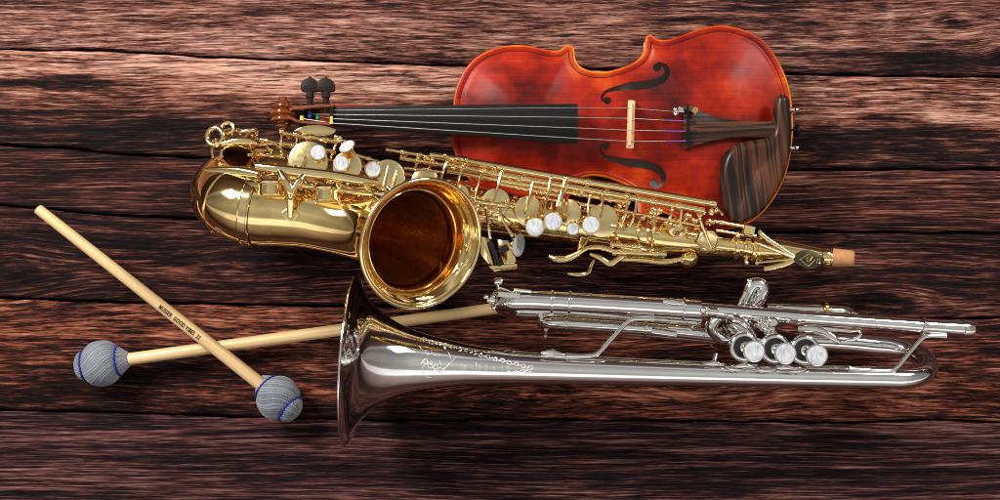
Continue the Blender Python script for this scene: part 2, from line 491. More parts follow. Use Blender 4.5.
def stick(root, a, b, ra, rb, name='handle'):
    """a: head end, b: butt end"""
    a = Vector(a); b = Vector(b); L = (b-a).length; ax = (b-a).normalized()
    prof = [(0, ra), (L*.33, ra+(rb-ra)*.33), (L*.66, ra+(rb-ra)*.66), (L-1.6, rb), (L-.5, rb*.93), (L, rb*.78)]
    m = MB(); m.lathe(a, ax, prof, 28)
    o = m.build(name, BIRCH, root)
    u, w = perp(ax)
    al = []
    for v in m.v:
        d = v-a; al.append((d.dot(ax)*S, d.dot(u)*S, d.dot(w)*S))
    at = o.data.attributes.new('along', 'FLOAT_VECTOR', 'POINT'); at.data.foreach_set('vector', np.array(al, 'f').ravel())
    return o

HEADSTY = 'yarn wound'
# lower mallet: head left, stick running under the trumpet bell
h1 = P(101.5, 363, 22.4); tip1 = P(531, 303.5, 6.4)
ma = thing('mallet', 'mallet with grey yarn head at the far left, its stick passing under the trumpet bell', 'mallet', (h1.x, h1.y, 0), 'mallets with grey yarn heads')
d1 = (tip1-h1).normalized()
yarn_head(ma, h1, d1, seed=2, k=.93)
stick(ma, h1+d1*20, tip1, 6.1, 5.6)
# upper mallet
h2 = P(278.5, 398, 22.8); tip2 = P(37.5, 208.5, 50)
mb_ = thing('mallet', 'mallet lying across the other one, printed stick pointing to the upper left corner', 'mallet', (h2.x, h2.y, 0), 'mallets with grey yarn heads')
d2 = (tip2-h2).normalized()
tilt = (d2*.94 + Vector((0,0,-.34))).normalized()
yarn_head(mb_, h2, tilt, seed=5, k=.93)
st2 = stick(mb_, h2+d2*16, tip2, 6.5, 5.0)
def text_on_stick(txt, a, d, start, size, rad, parent):
    cu = bpy.data.curves.new('t', 'FONT'); cu.body = txt; cu.size = size; cu.align_x = 'LEFT'; cu.offset = size*.022; cu.space_character = 1.12
    ob = bpy.data.objects.new('t', cu); C.objects.link(ob)
    bpy.context.view_layer.update()
    me = bpy.data.meshes.new_from_object(ob.evaluated_get(bpy.context.evaluated_depsgraph_get()))
    bpy.data.objects.remove(ob); bpy.data.curves.remove(cu)
    up = Vector((0,0,1)); up = (up-d*up.dot(d)).normalized(); side = up.cross(d)
    bm = bmesh.new(); bm.from_mesh(me)
    bmesh.ops.triangulate(bm, faces=bm.faces)
    m = MB(); vs = []
    for v in bm.verts:
        x, y = v.co.x*.63, (v.co.y-size*.36)*.98
        r = rad(start+x)+.55; ang = y/r
        vs.append(a+d*(start+x)+side*(r*math.sin(ang))+up*(r*math.cos(ang)))
    bm.verts.ensure_lookup_table()
    m.add(vs, [tuple(v.index for v in f.verts) for f in bm.faces]); bm.free()
    bpy.data.meshes.remove(me)
    return m.build('printed_text', INK, parent)
ta = P(160, 306, 37); dd = -d2
Lm = (tip2-(h2+d2*16)).length
def rad2(s):
    q = tip2 + dd*0
    t = ((ta+dd*s)-tip2).length/ Lm
    return 5.0+1.5*t
ta = tip2 + dd*((ta-tip2).dot(dd))
text_on_stick('MUSSER  GOOD VIBES  22', ta, dd, 0, 6.2, rad2, st2)

# ------------------------------------------------------------------ violin
ZE = 42.0
kE = (H-ZE)/H
Aax = P(333,115,ZE); Bax = P(797,130.4,ZE)
ua = (Bax-Aax).normalized(); va = Vector((-ua.y, ua.x, 0))     # va points to the top of the picture
vio = thing('violin', 'orange red varnished violin with black fingerboard and striped chin rest, lying behind the saxophone', 'violin', (Aax.x+250*kE, Aax.y-8, 0))
def V(u, v, z): return Aax+ua*u+va*v+Vector((0,0,z-ZE))
HALF = [(455,108),(455.5,98),(457.5,89),(461,80),(466,70.5),(473,62),(481,56),(490,51.5),(500,48.4),(511,46.6),(523,46.6),(534,48.4),(544,50.6),(552,52),(559,51.7),(564,48.6),(567.5,46.6),(571.5,47.6),(573.3,52),(573.6,57),(576,63.5),(581,68.5),(589,71.8),(598,73.2),(609,72.5),(620,69.8),(630,66.2),(638,61.6),(643.5,55.5),(646.2,48.5),(646.9,41),(648,37.2),(651,36.4),(654.5,39),(660,41.2),(667,41.2),(676,39),(687,35),(698,31),(708,28.3),(718,27),(729,27.4),(740,30),(750,33.8),(759,39),(767,46.5),(774,56),(780,66.5),(785,78),(788.5,90),(790.6,103),(791.6,117),(792,130)]
def touv(p):
    q = P(p[0], p[1], ZE)-Aax
    return (q.dot(ua), q.dot(va))
half = spline([touv(p) for p in HALF], 6)
half[-1][1] = 0
outl = [tuple(p) for p in half] + [(p[0], -p[1]) for p in half[::-1][1:]]
OUT = np.array(outl)
def edgedist(q):
    a = OUT; b = np.roll(OUT, -1, 0); ab = b-a
    L2 = (ab**2).sum(1)+1e-9
    res = np.empty(len(q))
    for i in range(0, len(q), 500):
        p = q[i:i+500, None, :]
        t = np.clip(((p-a)*ab).sum(2)/L2, 0, 1)
        d = p-(a+ab*t[..., None])
        res[i:i+500] = np.sqrt((d**2).sum(2)).min(1)
    return res
def archz(d, u, v):
    s = np.clip((d-5.0)/62, 0, 1); s = s*s*(3-2*s)*.45+.55*np.sin(s*math.pi/2)
    lip = np.where(d < 1.6, -(1.6-d)**2*.42, 0)
    return ZE+15.5*s-.8*np.exp(-((d-5.2)/2.4)**2)+lip+.35*np.exp(-((d-2.2)/1.2)**2)
def plate(zfun, name, mat, thick):
    us = half[:, 0]; ws = half[:, 1]
    # u samples, finer near the corners because the outline is finer there
    nv = 64
    tv = np.concatenate([-np.cos(np.linspace(0, math.pi, nv+1))])
    tv = np.sign(tv)*np.abs(tv)**.9
    pts = np.array([(u, w*t) for u, w in zip(us, np.maximum(ws, .05)) for t in tv])
    d = edgedist(pts); z = zfun(d, pts[:,0], pts[:,1])
    n = len(us); m = nv+1
    vs = [V(p[0], p[1], zz) for p, zz in zip(pts, z)] + [V(p[0], p[1], min(zz, ZE+99)-thick) for p, zz in zip(pts, z)]
    fs = []
    o = n*m
    for i in range(n-1):
        for k in range(m-1):
            a, b, c, e = i*m+k, i*m+k+1, (i+1)*m+k+1, (i+1)*m+k
            fs.append((a, e, c, b)); fs.append((o+a, o+b, o+c, o+e))
    for i in range(n-1):
        for k, fl in ((0, 1), (m-1, 0)):
            a, b = i*m+k, (i+1)*m+k
            fs.append((a, o+a, o+b, b) if fl else (a, b, o+b, o+a))
    for k in range(m-1):
        fs.append((k, k+1, o+k+1, o+k)); a = (n-1)*m+k; fs.append((a, o+a, o+a+1, a+1))
    mb = MB(); mb.add(vs, fs)
    ob = mb.build(name, mat, vio, 50)
    ob.data.attributes.new('edge', 'FLOAT', 'POINT').data.foreach_set('value', np.concatenate([np.clip(1.15-d/58, 0, 1.0)**1.3]*2).astype('f'))
    return ob
top = plate(archz, 'top_plate', VARN, 3.0)
def backz(d, u, v):
    return 14.0-13.0*np.sin(np.clip(d/60, 0, 1)*math.pi/2)+3.5
back = plate(backz, 'back_plate', VARNS, 3.0)
BARE = plain('bare_maple', (.78,.70,.60), .8, 0, .15, 60)
back.data.materials.append(BARE)
for f in back.data.polygons:
    if f.normal.z > .3: f.material_index = 1
# f-holes: the outline traced, then cut through the plate
fz = 7.14
FPATH = [(684,33,5),(703,29,10),(727,38,13),(750,62,16),(758,92,18),(748,122,21),(722,148,23),(670,172,26),(610,184,29),(545,189,30),(480,194,26),(420,204,19),(362,216,13),(322,234,10),(301,258,8),(296,280,8),(304,300,7)]
def fcut(sign):
    sp = spline(FPATH, 5); L = []; R = []
    for i in range(len(sp)):
        t = sp[min(i+1, len(sp)-1)][:2]-sp[max(i-1, 0)][:2]; t = t/np.linalg.norm(t); nn = np.array((-t[1], t[0]))
        L.append(sp[i][:2]+nn*sp[i][2]); R.append(sp[i][:2]-nn*sp[i][2])
    def conv(p):
        u, v = touv((560+p[0]/fz, 60+p[1]/fz)); return (u, v*sign)
    meshes = []
    def prism(poly):
        n = len(poly)
        vs = [V(u, v, ZE-3) for u, v in poly]+[V(u, v, ZE+30) for u, v in poly]
        fs = [tuple(range(n)), tuple(range(2*n-1, n-1, -1))]+[(i, (i+1)%n, n+(i+1)%n, n+i) for i in range(n)]
        mb = MB(); mb.add(vs, fs); meshes.append(mb)
    prism([conv(p) for p in L+R[::-1]])
    for cx, cy, r in ((690,57,29),(333,297,27)):
        prism([conv((cx+r*math.cos(2*math.pi*k/24), cy+r*math.sin(2*math.pi*k/24))) for k in range(24)])
    return meshes
def cut(ob, mbs):
    tmp = []
    for mb in mbs:
        t = mb.build('cutter', VARNS); tmp.append(t)
        md = ob.modifiers.new('b', 'BOOLEAN'); md.object = t; md.operation = 'DIFFERENCE'; md.solver = 'EXACT'
    bpy.context.view_layer.update()
    me = bpy.data.meshes.new_from_object(ob.evaluated_get(bpy.context.evaluated_depsgraph_get()))
    ob.modifiers.clear(); old = ob.data; ob.data = me; bpy.data.meshes.remove(old); me.name = ob.name
    me.set_sharp_from_angle(angle=math.radians(50))
    for t in tmp:
        mm = t.data; bpy.data.objects.remove(t); bpy.data.meshes.remove(mm)
cut(top, fcut(1)+fcut(-1))
# ribs: the outline stepped in
m = MB(); nO = len(outl); inn = []
for i in range(nO):
    t = OUT[(i+1) % nO]-OUT[i-1]; t = t/(np.linalg.norm(t)+1e-9); nn = np.array((t[1], -t[0]))
    c = OUT[i]+nn*3.0
    if edgedist(np.array([c]))[0] < 1.5: c = OUT[i]+nn*2.0
    inn.append(c)
vs = [V(p[0], p[1], 17) for p in inn]+[V(p[0], p[1], ZE-2) for p in inn]
m.add(vs, [(i, (i+1) % nO, nO+(i+1) % nO, nO+i) for i in range(nO)])
m.build('rib', VARNS, vio)
# bright worn edge moulding running round the top plate
m = MB(); m.tube([V(p[0], p[1], ZE-2.3) for p in OUT], 1.75, 8, closed=True)
eo = m.build('edge_moulding', VARNE, vio)
# purfling line
pf = []
for i in range(nO):
    t = OUT[(i+2) % nO]-OUT[i-2]; t = t/(np.linalg.norm(t)+1e-9); pf.append(OUT[i]+np.array((t[1], -t[0]))*4.2)
pf = [p for p in pf if edgedist(np.array([p]))[0] > 3.6]
pd = edgedist(np.array(pf)); pz = archz(pd, None, None)
m = MB(); m.tube([V(p[0], p[1], z-.35) for p, z in zip(pf, pz)], .55, 5, closed=True)
m.build('purfling', EBONY, vio)
# neck, fingerboard
def loft(sections, close_ends=True):
    m = MB(); k = len(sections[0]); vs = [p for s in sections for p in s]; fs = []
    for i in range(len(sections)-1):
        for j in range(k):
            l = (j+1) % k; fs.append((i*k+j, i*k+l, (i+1)*k+l, (i+1)*k+j))
    if close_ends: fs += [tuple(reversed(range(k))), tuple(range((len(sections)-1)*k, len(sections)*k))]
    return m.add(vs, fs)
def fb_section(x, yt, yb, z):
    a = P(x, yt, z); b = P(x, yb, z); w = (a-b).length
    up = []; 
    for t in np.linspace(0, 1, 15):
        q = b.lerp(a, t); q = Vector((q.x, q.y, z-((t-.5)*w)**2/84*1.0)); up.append(q)
    lo = [Vector((q.x, q.y, up[0].z-4.5)) for q in (up[-1], up[0])]
    return up+lo
zfb = lambda x: 57+(x-333)/245*18
secs = [fb_section(x, np.interp(x, [333,470,578], [106.6,104.2,103.2]), np.interp(x, [333,470,578], [123.8+2,135.2,143.3]), zfb(x)) for x in (333,334,380,430,480,530,575,577.4,578)]
loft(secs).build('fingerboard', EBONY, vio)
m = MB(); m.sweep([P(x, np.interp(x, [325,470], [115,119.8]), z) for x, z in ((318,44),(335,46.5),(380,50),(420,53),(448,52),(458,48))],
    lambda i, n: [(max(math.sin(t), -.25)*(9+ i*.35)*-1 if True else 0, math.cos(t)*(9.2+i*.8)) for t in [2*math.pi*k/20 for k in range(20)]], up=(0,0,1))
m.build('neck', VARNS, vio)
m = MB(); m.box(P(332.2,106.8,57), P(332.2,125.4,57), 3.4, 5.5); m.build('nut', EBONY, vio)
# pegbox: two cheeks, floor, open middle
def cheek(pts):
    return MB().sweep(PP(pts), lambda i, n: [(-9+i*.0,-1.8),(7.5,-1.8),(9,-1.0),(9,1.0),(7.5,1.8),(-9,1.8)], up=(0,0,1))
pb = cheek([(292,110,46),(300,109.2,47),(312,107.8,48),(325,106.8,50),(334.5,106.8,50)])
pb.sweep(PP([(290,118,46),(300,122.5,47),(312,123.8,48),(325,124.5,50),(334.5,125.2,50)]), lambda i, n: [(-9,-1.8),(7.5,-1.8),(9,-1.0),(9,1.0),(7.5,1.8),(-9,1.8)], up=(0,0,1))
pb.add([P(x, y, z) for x, y, z in ((288,110,34),(336,106,38),(336,126,38),(288,122,34),(288,110,30),(336,106,33),(336,126,33),(288,122,30))], [(0,1,2,3),(4,5,6,7),(0,1,5,4),(1,2,6,5),(2,3,7,6),(3,0,4,7)])
pb.build('pegbox', SCROLLM, vio)
# scroll: a spiral band seen from the front, growing wider towards the eye
m = MB(); path = []; wid = []; th = []
cs = P(283, 114, 44)
for i in range(70):
    t = i/69; a = math.radians(-15)+t*2*math.pi*1.9
    r = 9.4*(1-t)**.85+1.5
    path.append(cs+Vector((math.cos(a)*r*1.0, 0, math.sin(a)*r)))
    wid.append(6.8+6.6*t**1.3); th.append(3.0*(1-t)+1.5)
m.sweep(path, lambda i, n: [(wid[i]*sy, th[i]*sx) for sx, sy in ((-1,-.9),(-.7,-1),(.7,-1),(1,-.9),(.35,-.45),(1,0),(.35,.45),(1,.9),(.7,1),(-.7,1),(-1,.9),(-.35,.45),(-1,0),(-.35,-.45))], up=(0,1,0))
m.lathe(cs-Vector((0,7.6,0)), (0,1,0), [(.5,6),(.5,11.0),(1,11.6),(3.4,9.6),(7.6,11.6),(11.8,9.6),(14.2,11.6),(14.7,11),(14.7,6)], 32)
m.lathe(cs-Vector((0,12.6,0)), (0,1,0), [(0,4),(0,6.8),(.5,7.4),(2.4,6.6),(4.2,7.4),(21,7.4),(22.8,6.6),(24.7,7.4),(25.2,6.8),(25.2,4)], 28)
m.lathe(cs-Vector((0,16.4,0)), (0,1,0), [(0,2),(.0,3.8),(.5,4.4),(32.3,4.4),(32.8,3.8),(32.8,2)], 20)
m.build('scroll', SCROLLM, vio)
# pegs
def peg2(px, sgn):
    z = 45; y0 = 107.5 if sgn > 0 else 125
    b = P(px, y0, z); d = Vector((0, sgn, 0))
    m = MB(); m.lathe(b-d*20, d, [(0,2.4),(20,2.8),(28,3.0),(29,3.2),(29.6,4.2),(31.6,4.2),(32.3,3.4),(36,3.2)], 18)
    o = m.build('peg', PEGW, vio)
    poly = [(math.copysign(8.6*abs(math.cos(math.pi*k/26))**.92, math.cos(math.pi*k/26)), 3.4+8.4*max(0.0, math.sin(math.pi*k/26))**.95) for k in range(27)]
    poly += [(-8.3, .4), (-7.4, -1.0), (-3.2, -1.5), (3.2, -1.5), (7.4, -1.0), (8.3, .4)]
    c = b+d*16.2
    h = MB(); h.prism([(c.x+p[0], c.y+sgn*p[1]) for p in poly], z-3.4, z+3.4, .9)
    h.ball(c+d*12.2, 1.5, 12)
    h.build('thumb_piece', PEGW, o)
peg2(310, 1); peg2(326, 1)
peg2(302, -1); peg2(318, -1)
# strings: nut -> fingerboard end -> bridge -> tailpiece
NUT = [(334,110.2),(334,114.4),(334,118.8),(334,123.2)]
FBE = [(578,107.6),(578,117.4),(578,128.0),(578,138.4)]
BRI = [(630,108),(630,118.4),(630,130.2),(630,141.4)]
TAI = [(676,111.8),(686,121.2),(686,131.3),(686,141)]
silk = [None, PURPLE, PURPLE, PURPLE]
wind = [GREEN, BLUE, GREEN, YELLOW]
for i in range(4):
    zb = [83.5,87.2,87.6,84.5][i]; zn = 59.6
    a = P(*NUT[i], zn); b = P(*BRI[i], zb); c = P(*TAI[i], 65.5)
    r = [.24,.36,.4,.42][i]
    m = MB(); cpt = b.lerp(c, .62) if silk[i] else c
    m.tube([a, P(FBE[i][0], FBE[i][1], zn+(zb-zn)*.83), b+Vector((0,0,.3)), cpt], r, 6)
    # into the pegbox
    pegx = [326,310,318,302][i]
    m.tube([a, P(pegx, 112+i*2.2, 46)], r, 6)
    o = m.build('string', STEEL, vio)
    if silk[i]:
        s2 = MB(); s2.tube([cpt, c], r+.12, 6); s2.build('silk_winding', PURPLE, o)
    s3 = MB(); e = P(pegx, 112+i*2.2, 46); s3.rod(e+Vector((0,-2.6,0)), e+Vector((0,2.8,0)), 2.3, 2.1); s3.build('peg_winding', wind[i], o)
s4 = MB(); s4.tube(PP([(331.5,116.5,59.4),(331.5,124,59.4)]), 1.5, 8); s4.build('string_sleeve', YELLOW, vio)
# bridge
zt = lambda t: 83+5.2*math.sin(math.pi*(t*.86+.07))
m = MB(); secs = []
nb = 15
for side in (-1, 1):
    pass
vs = []; fs = []
for i in range(nb):
    t = i/(nb-1); y = 100.5+(148.5-100.5)*t
    zz = zt(t)-(4 if t < .05 or t > .95 else 0)
    xc = 630+(.5-t)*1.5
    p = P(xc, y, zz); base = P(xc, 100+(149-100)*t, 56)
    arch = 0 if abs(t-.5) > .18 else 10
    for dx, q in ((-1.3, p), (1.5, p)):
        vs.append(Vector((q.x+dx, q.y, q.z)))
    vs.append(Vector((base.x+2.6, base.y, 55.5+arch))); vs.append(Vector((base.x-2.2, base.y, 55.5+arch)))
for i in range(nb-1):
    for k in range(4):
        l = (k+1) % 4; fs.append((i*4+k, i*4+l, (i+1)*4+l, (i+1)*4+k))
fs += [(0,1,2,3), tuple((nb-1)*4+k for k in (3,2,1,0))]
m.add(vs, fs)
# broad leaning back of the bridge top
m.box(P(631.5,101,81.5), P(630,148,81.5), 6.6, 3.2)
m.build('bridge', MAPLE, vio)
# tailpiece
TP = [(683.5,104.6),(686,103.8),(690,105.4),(700,110.5),(712,115.6),(726,118.6),(742,120.6),(758,121),(776,121),(776,137),(758,137),(742,136.8),(726,138),(712,140.4),(700,143.8),(690,147),(686,148.2),(683.5,147.6)]
def tail(poly, z0):
    q = [P(x, y, 64) for x, y in poly]; n = len(q)//2
    sec = []
    for i in range(n):
        a = q[i]; b = q[-1-i]; w = (a-b).length; s = []
        for t in np.linspace(0, 1, 13):
            p = b.lerp(a, t); dz = 3.4*math.cos((t-.5)*math.pi)
            s.append(Vector((p.x, p.y, 62.5+dz-.0*i)))
        s += [Vector((a.x, a.y, 59)), Vector((b.x, b.y, 59))]
        sec.append(s)
    return loft(sec)
tl = tail(TP, 62).build('tailpiece', MACASSAR2, vio)
m = MB(); m.box(P(688,104.6,66.2), P(688,147.4,66.2), 1.6, 2.6); m.build('string_fret', EBONY, tl)
m = MB()
for y in (121.2,131.3,141):
    q = P(694, y+.3, 66.4); m.lathe(q-Vector((0,0,1.2)), (0,0,1), [(0,1.7),(1.5,1.7)], 14); m.box(q-Vector((5,0,0)), q, .9, .8)
m.build('string_slot', BLACK, tl)
m = MB(); q = P(694.6,110.4,68); m.lathe(q-Vector((0,0,3)), (0,0,1), [(0,1.2),(3,1.3),(3.1,3.2),(3.6,3.5),(6.2,3.5),(6.8,2.9)], 20); m.build('tuner_screw', BRASSP, tl)
m = MB(); m.rod(P(674,111,66), P(684,111.5,66), 1.2); m.ball(P(675,109.2,66.5), 2.2); m.ball(P(675.5,114.2,66.2), 1.9); m.rod(P(673.4,113.8,66), P(678,113.8,66), 1.1); m.box(P(678,108.2,66), P(683,110,66), 4, 3)
m.build('fine_tuner', SILVER2, tl)
m = MB(); m.rod(P(776,129,58), P(795,130,44), 1.2); m.build('tail_gut', EBONY, tl)
# chin rest
CR = [(775.6,100),(777,96.6),(780,94.6),(784,94.4),(787.6,96.2),(789.6,101),(791,112),(791.8,124),(791.6,138),(790.4,152),(787.6,166),(783.4,179),(777,192),(769,204),(760.5,213.5),(752,219.5),(742,222.6),(733.5,222.4),(728.4,218),(724.6,210),(721.8,200),(720.2,188),(720.4,176),(722,164),(726,153.5),(732,146.6),(740,142.8),(750,140.6),(760,139.2),(767.6,137.4),(771.8,133.4),(773.4,127),(774,118),(774.6,108)]
cr2 = spline([(x, y) for x, y in CR]+[CR[0]], 4)[:-1]
m = MB()
pts = [P(x, y, 64) for x, y in cr2]
cx = sum(p.x for p in pts)/len(pts); 
# inset rings by distance for a softly dished top
A = np.array([(p.x, p.y) for p in pts]); n = len(A)
def crd(q):
    a = A; b = np.roll(A, -1, 0); ab = b-a; L2 = (ab**2).sum(1)+1e-9
    p = q[:, None, :]; t = np.clip(((p-a)*ab).sum(2)/L2, 0, 1); d = p-(a+ab*t[..., None]); return np.sqrt((d**2).sum(2)).min(1)
# rows: each y level has one span, so loft across
ys = np.linspace(A[:,1].min()+.15, A[:,1].max()-.15, 90)
rows = []; nx = 40
for y in ys:
    xsx = []
    for i in range(n):
        p, q = A[i], A[(i+1) % n]
        if (p[1]-y)*(q[1]-y) <= 0 and p[1] != q[1]:
            xsx.append(p[0]+(q[0]-p[0])*(y-p[1])/(q[1]-p[1]))
    x0, x1 = min(xsx), max(xsx)
    rows.append([(x0+(x1-x0)*(.5-.5*math.cos(math.pi*k/nx)), y) for k in range(nx+1)])
Q = np.array([p for r in rows for p in r]); dq = crd(Q)
def crz(p, d):
    rim = 7*math.sqrt(max(0, 1-(1-min(d/7, 1))**2))
    dish = -9*min(max((d-8)/26, 0), 1)**1.3
    return 62+rim+dish
vs = [Vector((p[0], p[1], crz(p, d))) for p, d in zip(Q, dq)]+[Vector((p[0], p[1], 59.0)) for p in Q]
fs = []; w = nx+1; o = len(Q)
for i in range(len(ys)-1):
    for k in range(nx):
        a = i*w+k; fs.append((a, a+1, a+w+1, a+w)); fs.append((o+a, o+a+w, o+a+w+1, o+a+1))
    for k in (0, nx):
        a = i*w+k; fs.append((a, a+w, o+a+w, o+a))
for k in range(nx):
    fs.append((k, o+k, o+k+1, k+1)); a = (len(ys)-1)*w+k; fs.append((a, a+1, o+a+1, o+a))
m.add(vs, fs)
cr = m.build('chin_rest', MACASSAR, vio, 60)
for y in (110.5,148.5):
    m = MB(); a = P(794.4, y, 52); m.rod(Vector((a.x, a.y, 60)), Vector((a.x, a.y, 6)), 1.5)
    m.ball(Vector((a.x, a.y, 60.5)), 2.4); m.rod(Vector((a.x-6, a.y, 60)), Vector((a.x, a.y, 60)), 1.6)
    m.build('clamp', SILVER2, cr)
m = MB(); m.lathe(P(791,130.4,32), ua, [(0,3.2),(3.5,3.2),(4,5.6),(5.6,6.2),(7,5.8),(8,4.4),(9,2)], 22)
m.build('end_button', EBONY, vio)

# ------------------------------------------------------------------ alto saxophone
sax = thing('saxophone', 'gold lacquered alto saxophone lying in front of the violin, its open bell facing up', 'saxophone', P(470, 205, 0))
def ax_y(x): return float(np.interp(x, [272,400,500,660,725,760], [178.5,196,211,236.5,244.5,248.5]))
def sweep_xyzr(pts, n=8):
    sp = spline(pts, n)
    path = [P(p[0], p[1], p[2]) for p in sp]
    return path, [p[3] for p in sp]
# body: conical tube up to the neck receiver (radii in mm)
m = MB()
path, rr = sweep_xyzr([(272,ax_y(272),42,29),(340,ax_y(340),42,27),(500,ax_y(500),42,23),(620,ax_y(620),42,19.5),(660,ax_y(660),42,18),(700,ax_y(700),42,15),(725,ax_y(725),42,12.8),(748,ax_y(748),42,12)], 10)
m.tube(path, rr, 48, cap=True)
body = m.build('body_tube', GOLD, sax)
# bow: the U at the foot of the instrument, and the bell rising from it
A1 = P(272, ax_y(272), 42); Bt = P(275, 210.5, 104)
mid = (A1+Bt)/2; hv = (A1-Bt)/2; R0 = hv.length; hu = hv.normalized()
bx = (P(272,ax_y(272),42)-P(340,ax_y(340),42)).normalized(); bx = (bx-hu*bx.dot(hu)).normalized()
path = []; rr = []
for k in range(29):
    a = math.pi*k/28
    path.append(mid+hu*math.cos(a)*R0+bx*math.sin(a)*R0*1.16); rr.append(29+2.8*math.sin(a)+3.5*k/28)
m = MB(); m.tube(path, rr, 56, cap=True); bow = m.build('bow', GOLD, sax)
# seams of the bow
m = MB()
for k in (7, 19):
    t = (path[k+1]-path[k-1]); m.ring(path[k], t, rr[k]+.2, .7, 56, 6)
m.build('bow_seam', GOLD2, bow)
m = MB()
bp = [(275,210.5,104,32.5),(305,213.5,106,31.2),(335,219.5,110,30.6),(360,225,117,31.2),(380,230,126,33.5),(396,235,138,37),(407,238.6,149,40.8),(414,240.8,157.5,44.6),(418,242.2,163,48.6),(420.6,243.3,166.8,52.4),(422,244,169,55.4)]
path, rr = sweep_xyzr(bp, 8)
m.tube(path, rr, 72, cap=False)
bell = m.build('bell', GOLD, sax, 60)
bn = (path[-1]-path[-4]).normalized(); bc = path[-1]
THROAT = metal('shaded_throat_lacquer', (.66, .36, .10), .22)  # satin lacquer with the dark inner reflections put into its brown
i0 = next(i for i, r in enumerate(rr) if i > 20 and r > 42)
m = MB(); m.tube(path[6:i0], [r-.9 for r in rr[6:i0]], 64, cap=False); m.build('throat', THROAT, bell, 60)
m = MB(); m.ring(bc, bn, 55.6, 1.9, 96, 12); m.build('bell_rim', GOLD2, bell)
m = MB(); m.ring(path[-26], (path[-26]-path[-28]), rr[-26]-.4, .7, 80, 8); m.build('bell_seam', GOLD2, bell)
# engraving sprigs on the flare, facing the viewer inside the bell lip
u_, w_ = perp(bn)
m = MB()
rndE = random.Random(11)
def on_flare(a, s):
    i = len(path)-1-s; i0 = int(i); f = i-i0
    i1 = min(i0+1, len(path)-1)
    c = path[i0].lerp(path[i1], f); r = rr[i0]*(1-f)+rr[i1]*f
    t = (path[min(i0+2, len(path)-1)]-path[max(i0-2, 0)]).normalized()
    uu = Vector((0,1,0)); uu = (uu-t*uu.dot(t)).normalized(); ww = t.cross(uu)
    return c+(uu*math.cos(a)+ww*math.sin(a))*(r-.5)
for a0 in (2.5, 2.9, 3.3, 4.2, 4.6):
    for q in range(5):
        pts = []
        for k in range(9):
            t = k/8
            pts.append(on_flare(a0+.16*math.sin(3.4*t+q)+.05*q, 6+q*2.2+8*t*.7))
        m.tube(pts, [.35+.3*math.sin(math.pi*k/8) for k in range(9)], 5)
m.build('engraving', GOLD2, bell)
# ferrule band around the bell tube
m = MB()
i = 10
t = (path[i+1]-path[i-1]).normalized()
for s, r in ((-4.5,1.0),(4.5,1.0)): pass
pc = P(247, 202, 103); 
m = MB()
bi = 20
bpath = []
def bow_pt(a):
    return mid+hu*math.cos(a)*R0+bx*math.sin(a)*R0*1.16
aa = math.pi*.86
ctr = bow_pt(aa); tt = (bow_pt(aa+.02)-bow_pt(aa-.02)).normalized()
m.lathe(ctr-tt*5.5, tt, [(0,33.4),(.3,34.4),(1.4,34.6),(2.2,34.0),(9,34.2),(9.6,34.9),(10.8,34.7),(11.2,33.6)], 64, cap=False)
m.build('clamp_band', GOLD2, bow)

# --- neck
nk = [(744,ax_y(744),42,10.6),(752,248.4,42,12.2),(775,250,43,12.0),(800,253.5,46,10.6),(822,256.5,50,8.4),(834,257.4,53,7.6)]
path, rr = sweep_xyzr(nk, 8)
m = MB(); m.tube(path, rr, 40); neck = m.build('neck', GOLD, sax)
d = (path[-1]-path[-5]).normalized()
m = MB(); m.lathe(path[-1]-d*2.5, d, [(0,7.7),(.8,8.6),(2,8.9),(3.2,8.5),(4,8.4),(17.6,7.8),(19.6,7.4),(20.8,6.5),(21.2,5.2),(20.6,4.4),(16,4.2)], 36, cap=False); m.build('cork', CORK, neck)
m = MB(); m.ring(path[-2], d, 8.0, .9, 32, 8); m.lathe(path[-9], d, [(0,8.3),(1,9),(7,8.6),(8,7.9)], 32); m.build('neck_ferrule', GOLD2, neck)
dn = (P(760,249,42)-P(740,246.6,42)).normalized()
m = MB()
for x, r0, L in ((733,14.6,5),(741,13.6,7),(750,14.2,3.4),(755,13.4,3)):
    m.lathe(P(x, ax_y(x) if x < 749 else 248.6, 42), dn, [(0,r0-.9),(.5,r0),(L-.5,r0),(L,r0-.9)], 40)
m.build('receiver_collar', GOLD2, neck)
m = MB()
m.lathe(P(746,229,58), (0,-.25,1), [(0,4.2),(1,5.0),(8,5.0),(9,4.2)], 20)
m.rod(P(746,244,55), P(746,262,48), 2.2); m.ball(P(746.5,263,48), 2.6); m.rod(P(737,233,60), P(756,236,58), 1.6)
m.build('neck_screw', GOLD2, neck)
# octave key: two arms and the plate with the spiral emblem
m = MB()
pl = [(757,238),(766,243),(778,250),(788,256),(794,258.4)]
m.sweep([P(x, y, 57+i*.4) for i, (x, y) in enumerate([(760,233),(770,241),(782,248.6),(792,255.4),(796,258.8)])], lambda i, n: [(1.2*a, 2.3*b) for a, b in [(math.sin(t), math.cos(t)) for t in [2*math.pi*k/10 for k in range(10)]]], up=(0,0,1))
m.sweep([P(x, y, 57+i*.4) for i, (x, y) in enumerate([(764,269),(774,267),(784,264.4),(792,261),(797,258.8)])], lambda i, n: [(1.2*a, 2.5*b) for a, b in [(math.sin(t), math.cos(t)) for t in [2*math.pi*k/10 for k in range(10)]]], up=(0,0,1))
m.rod(P(757,243.5,57), P(795,258.6,59), 1.2); m.rod(P(757,262.8,57), P(795,258.8,59), 1.2)
m.rod(P(762,233,48), P(760,232,59), 2.0); m.rod(P(757,262,46), P(757,263,59), 1.6)
okey = m.build('octave_key', GOLD2, neck)
m = MB()
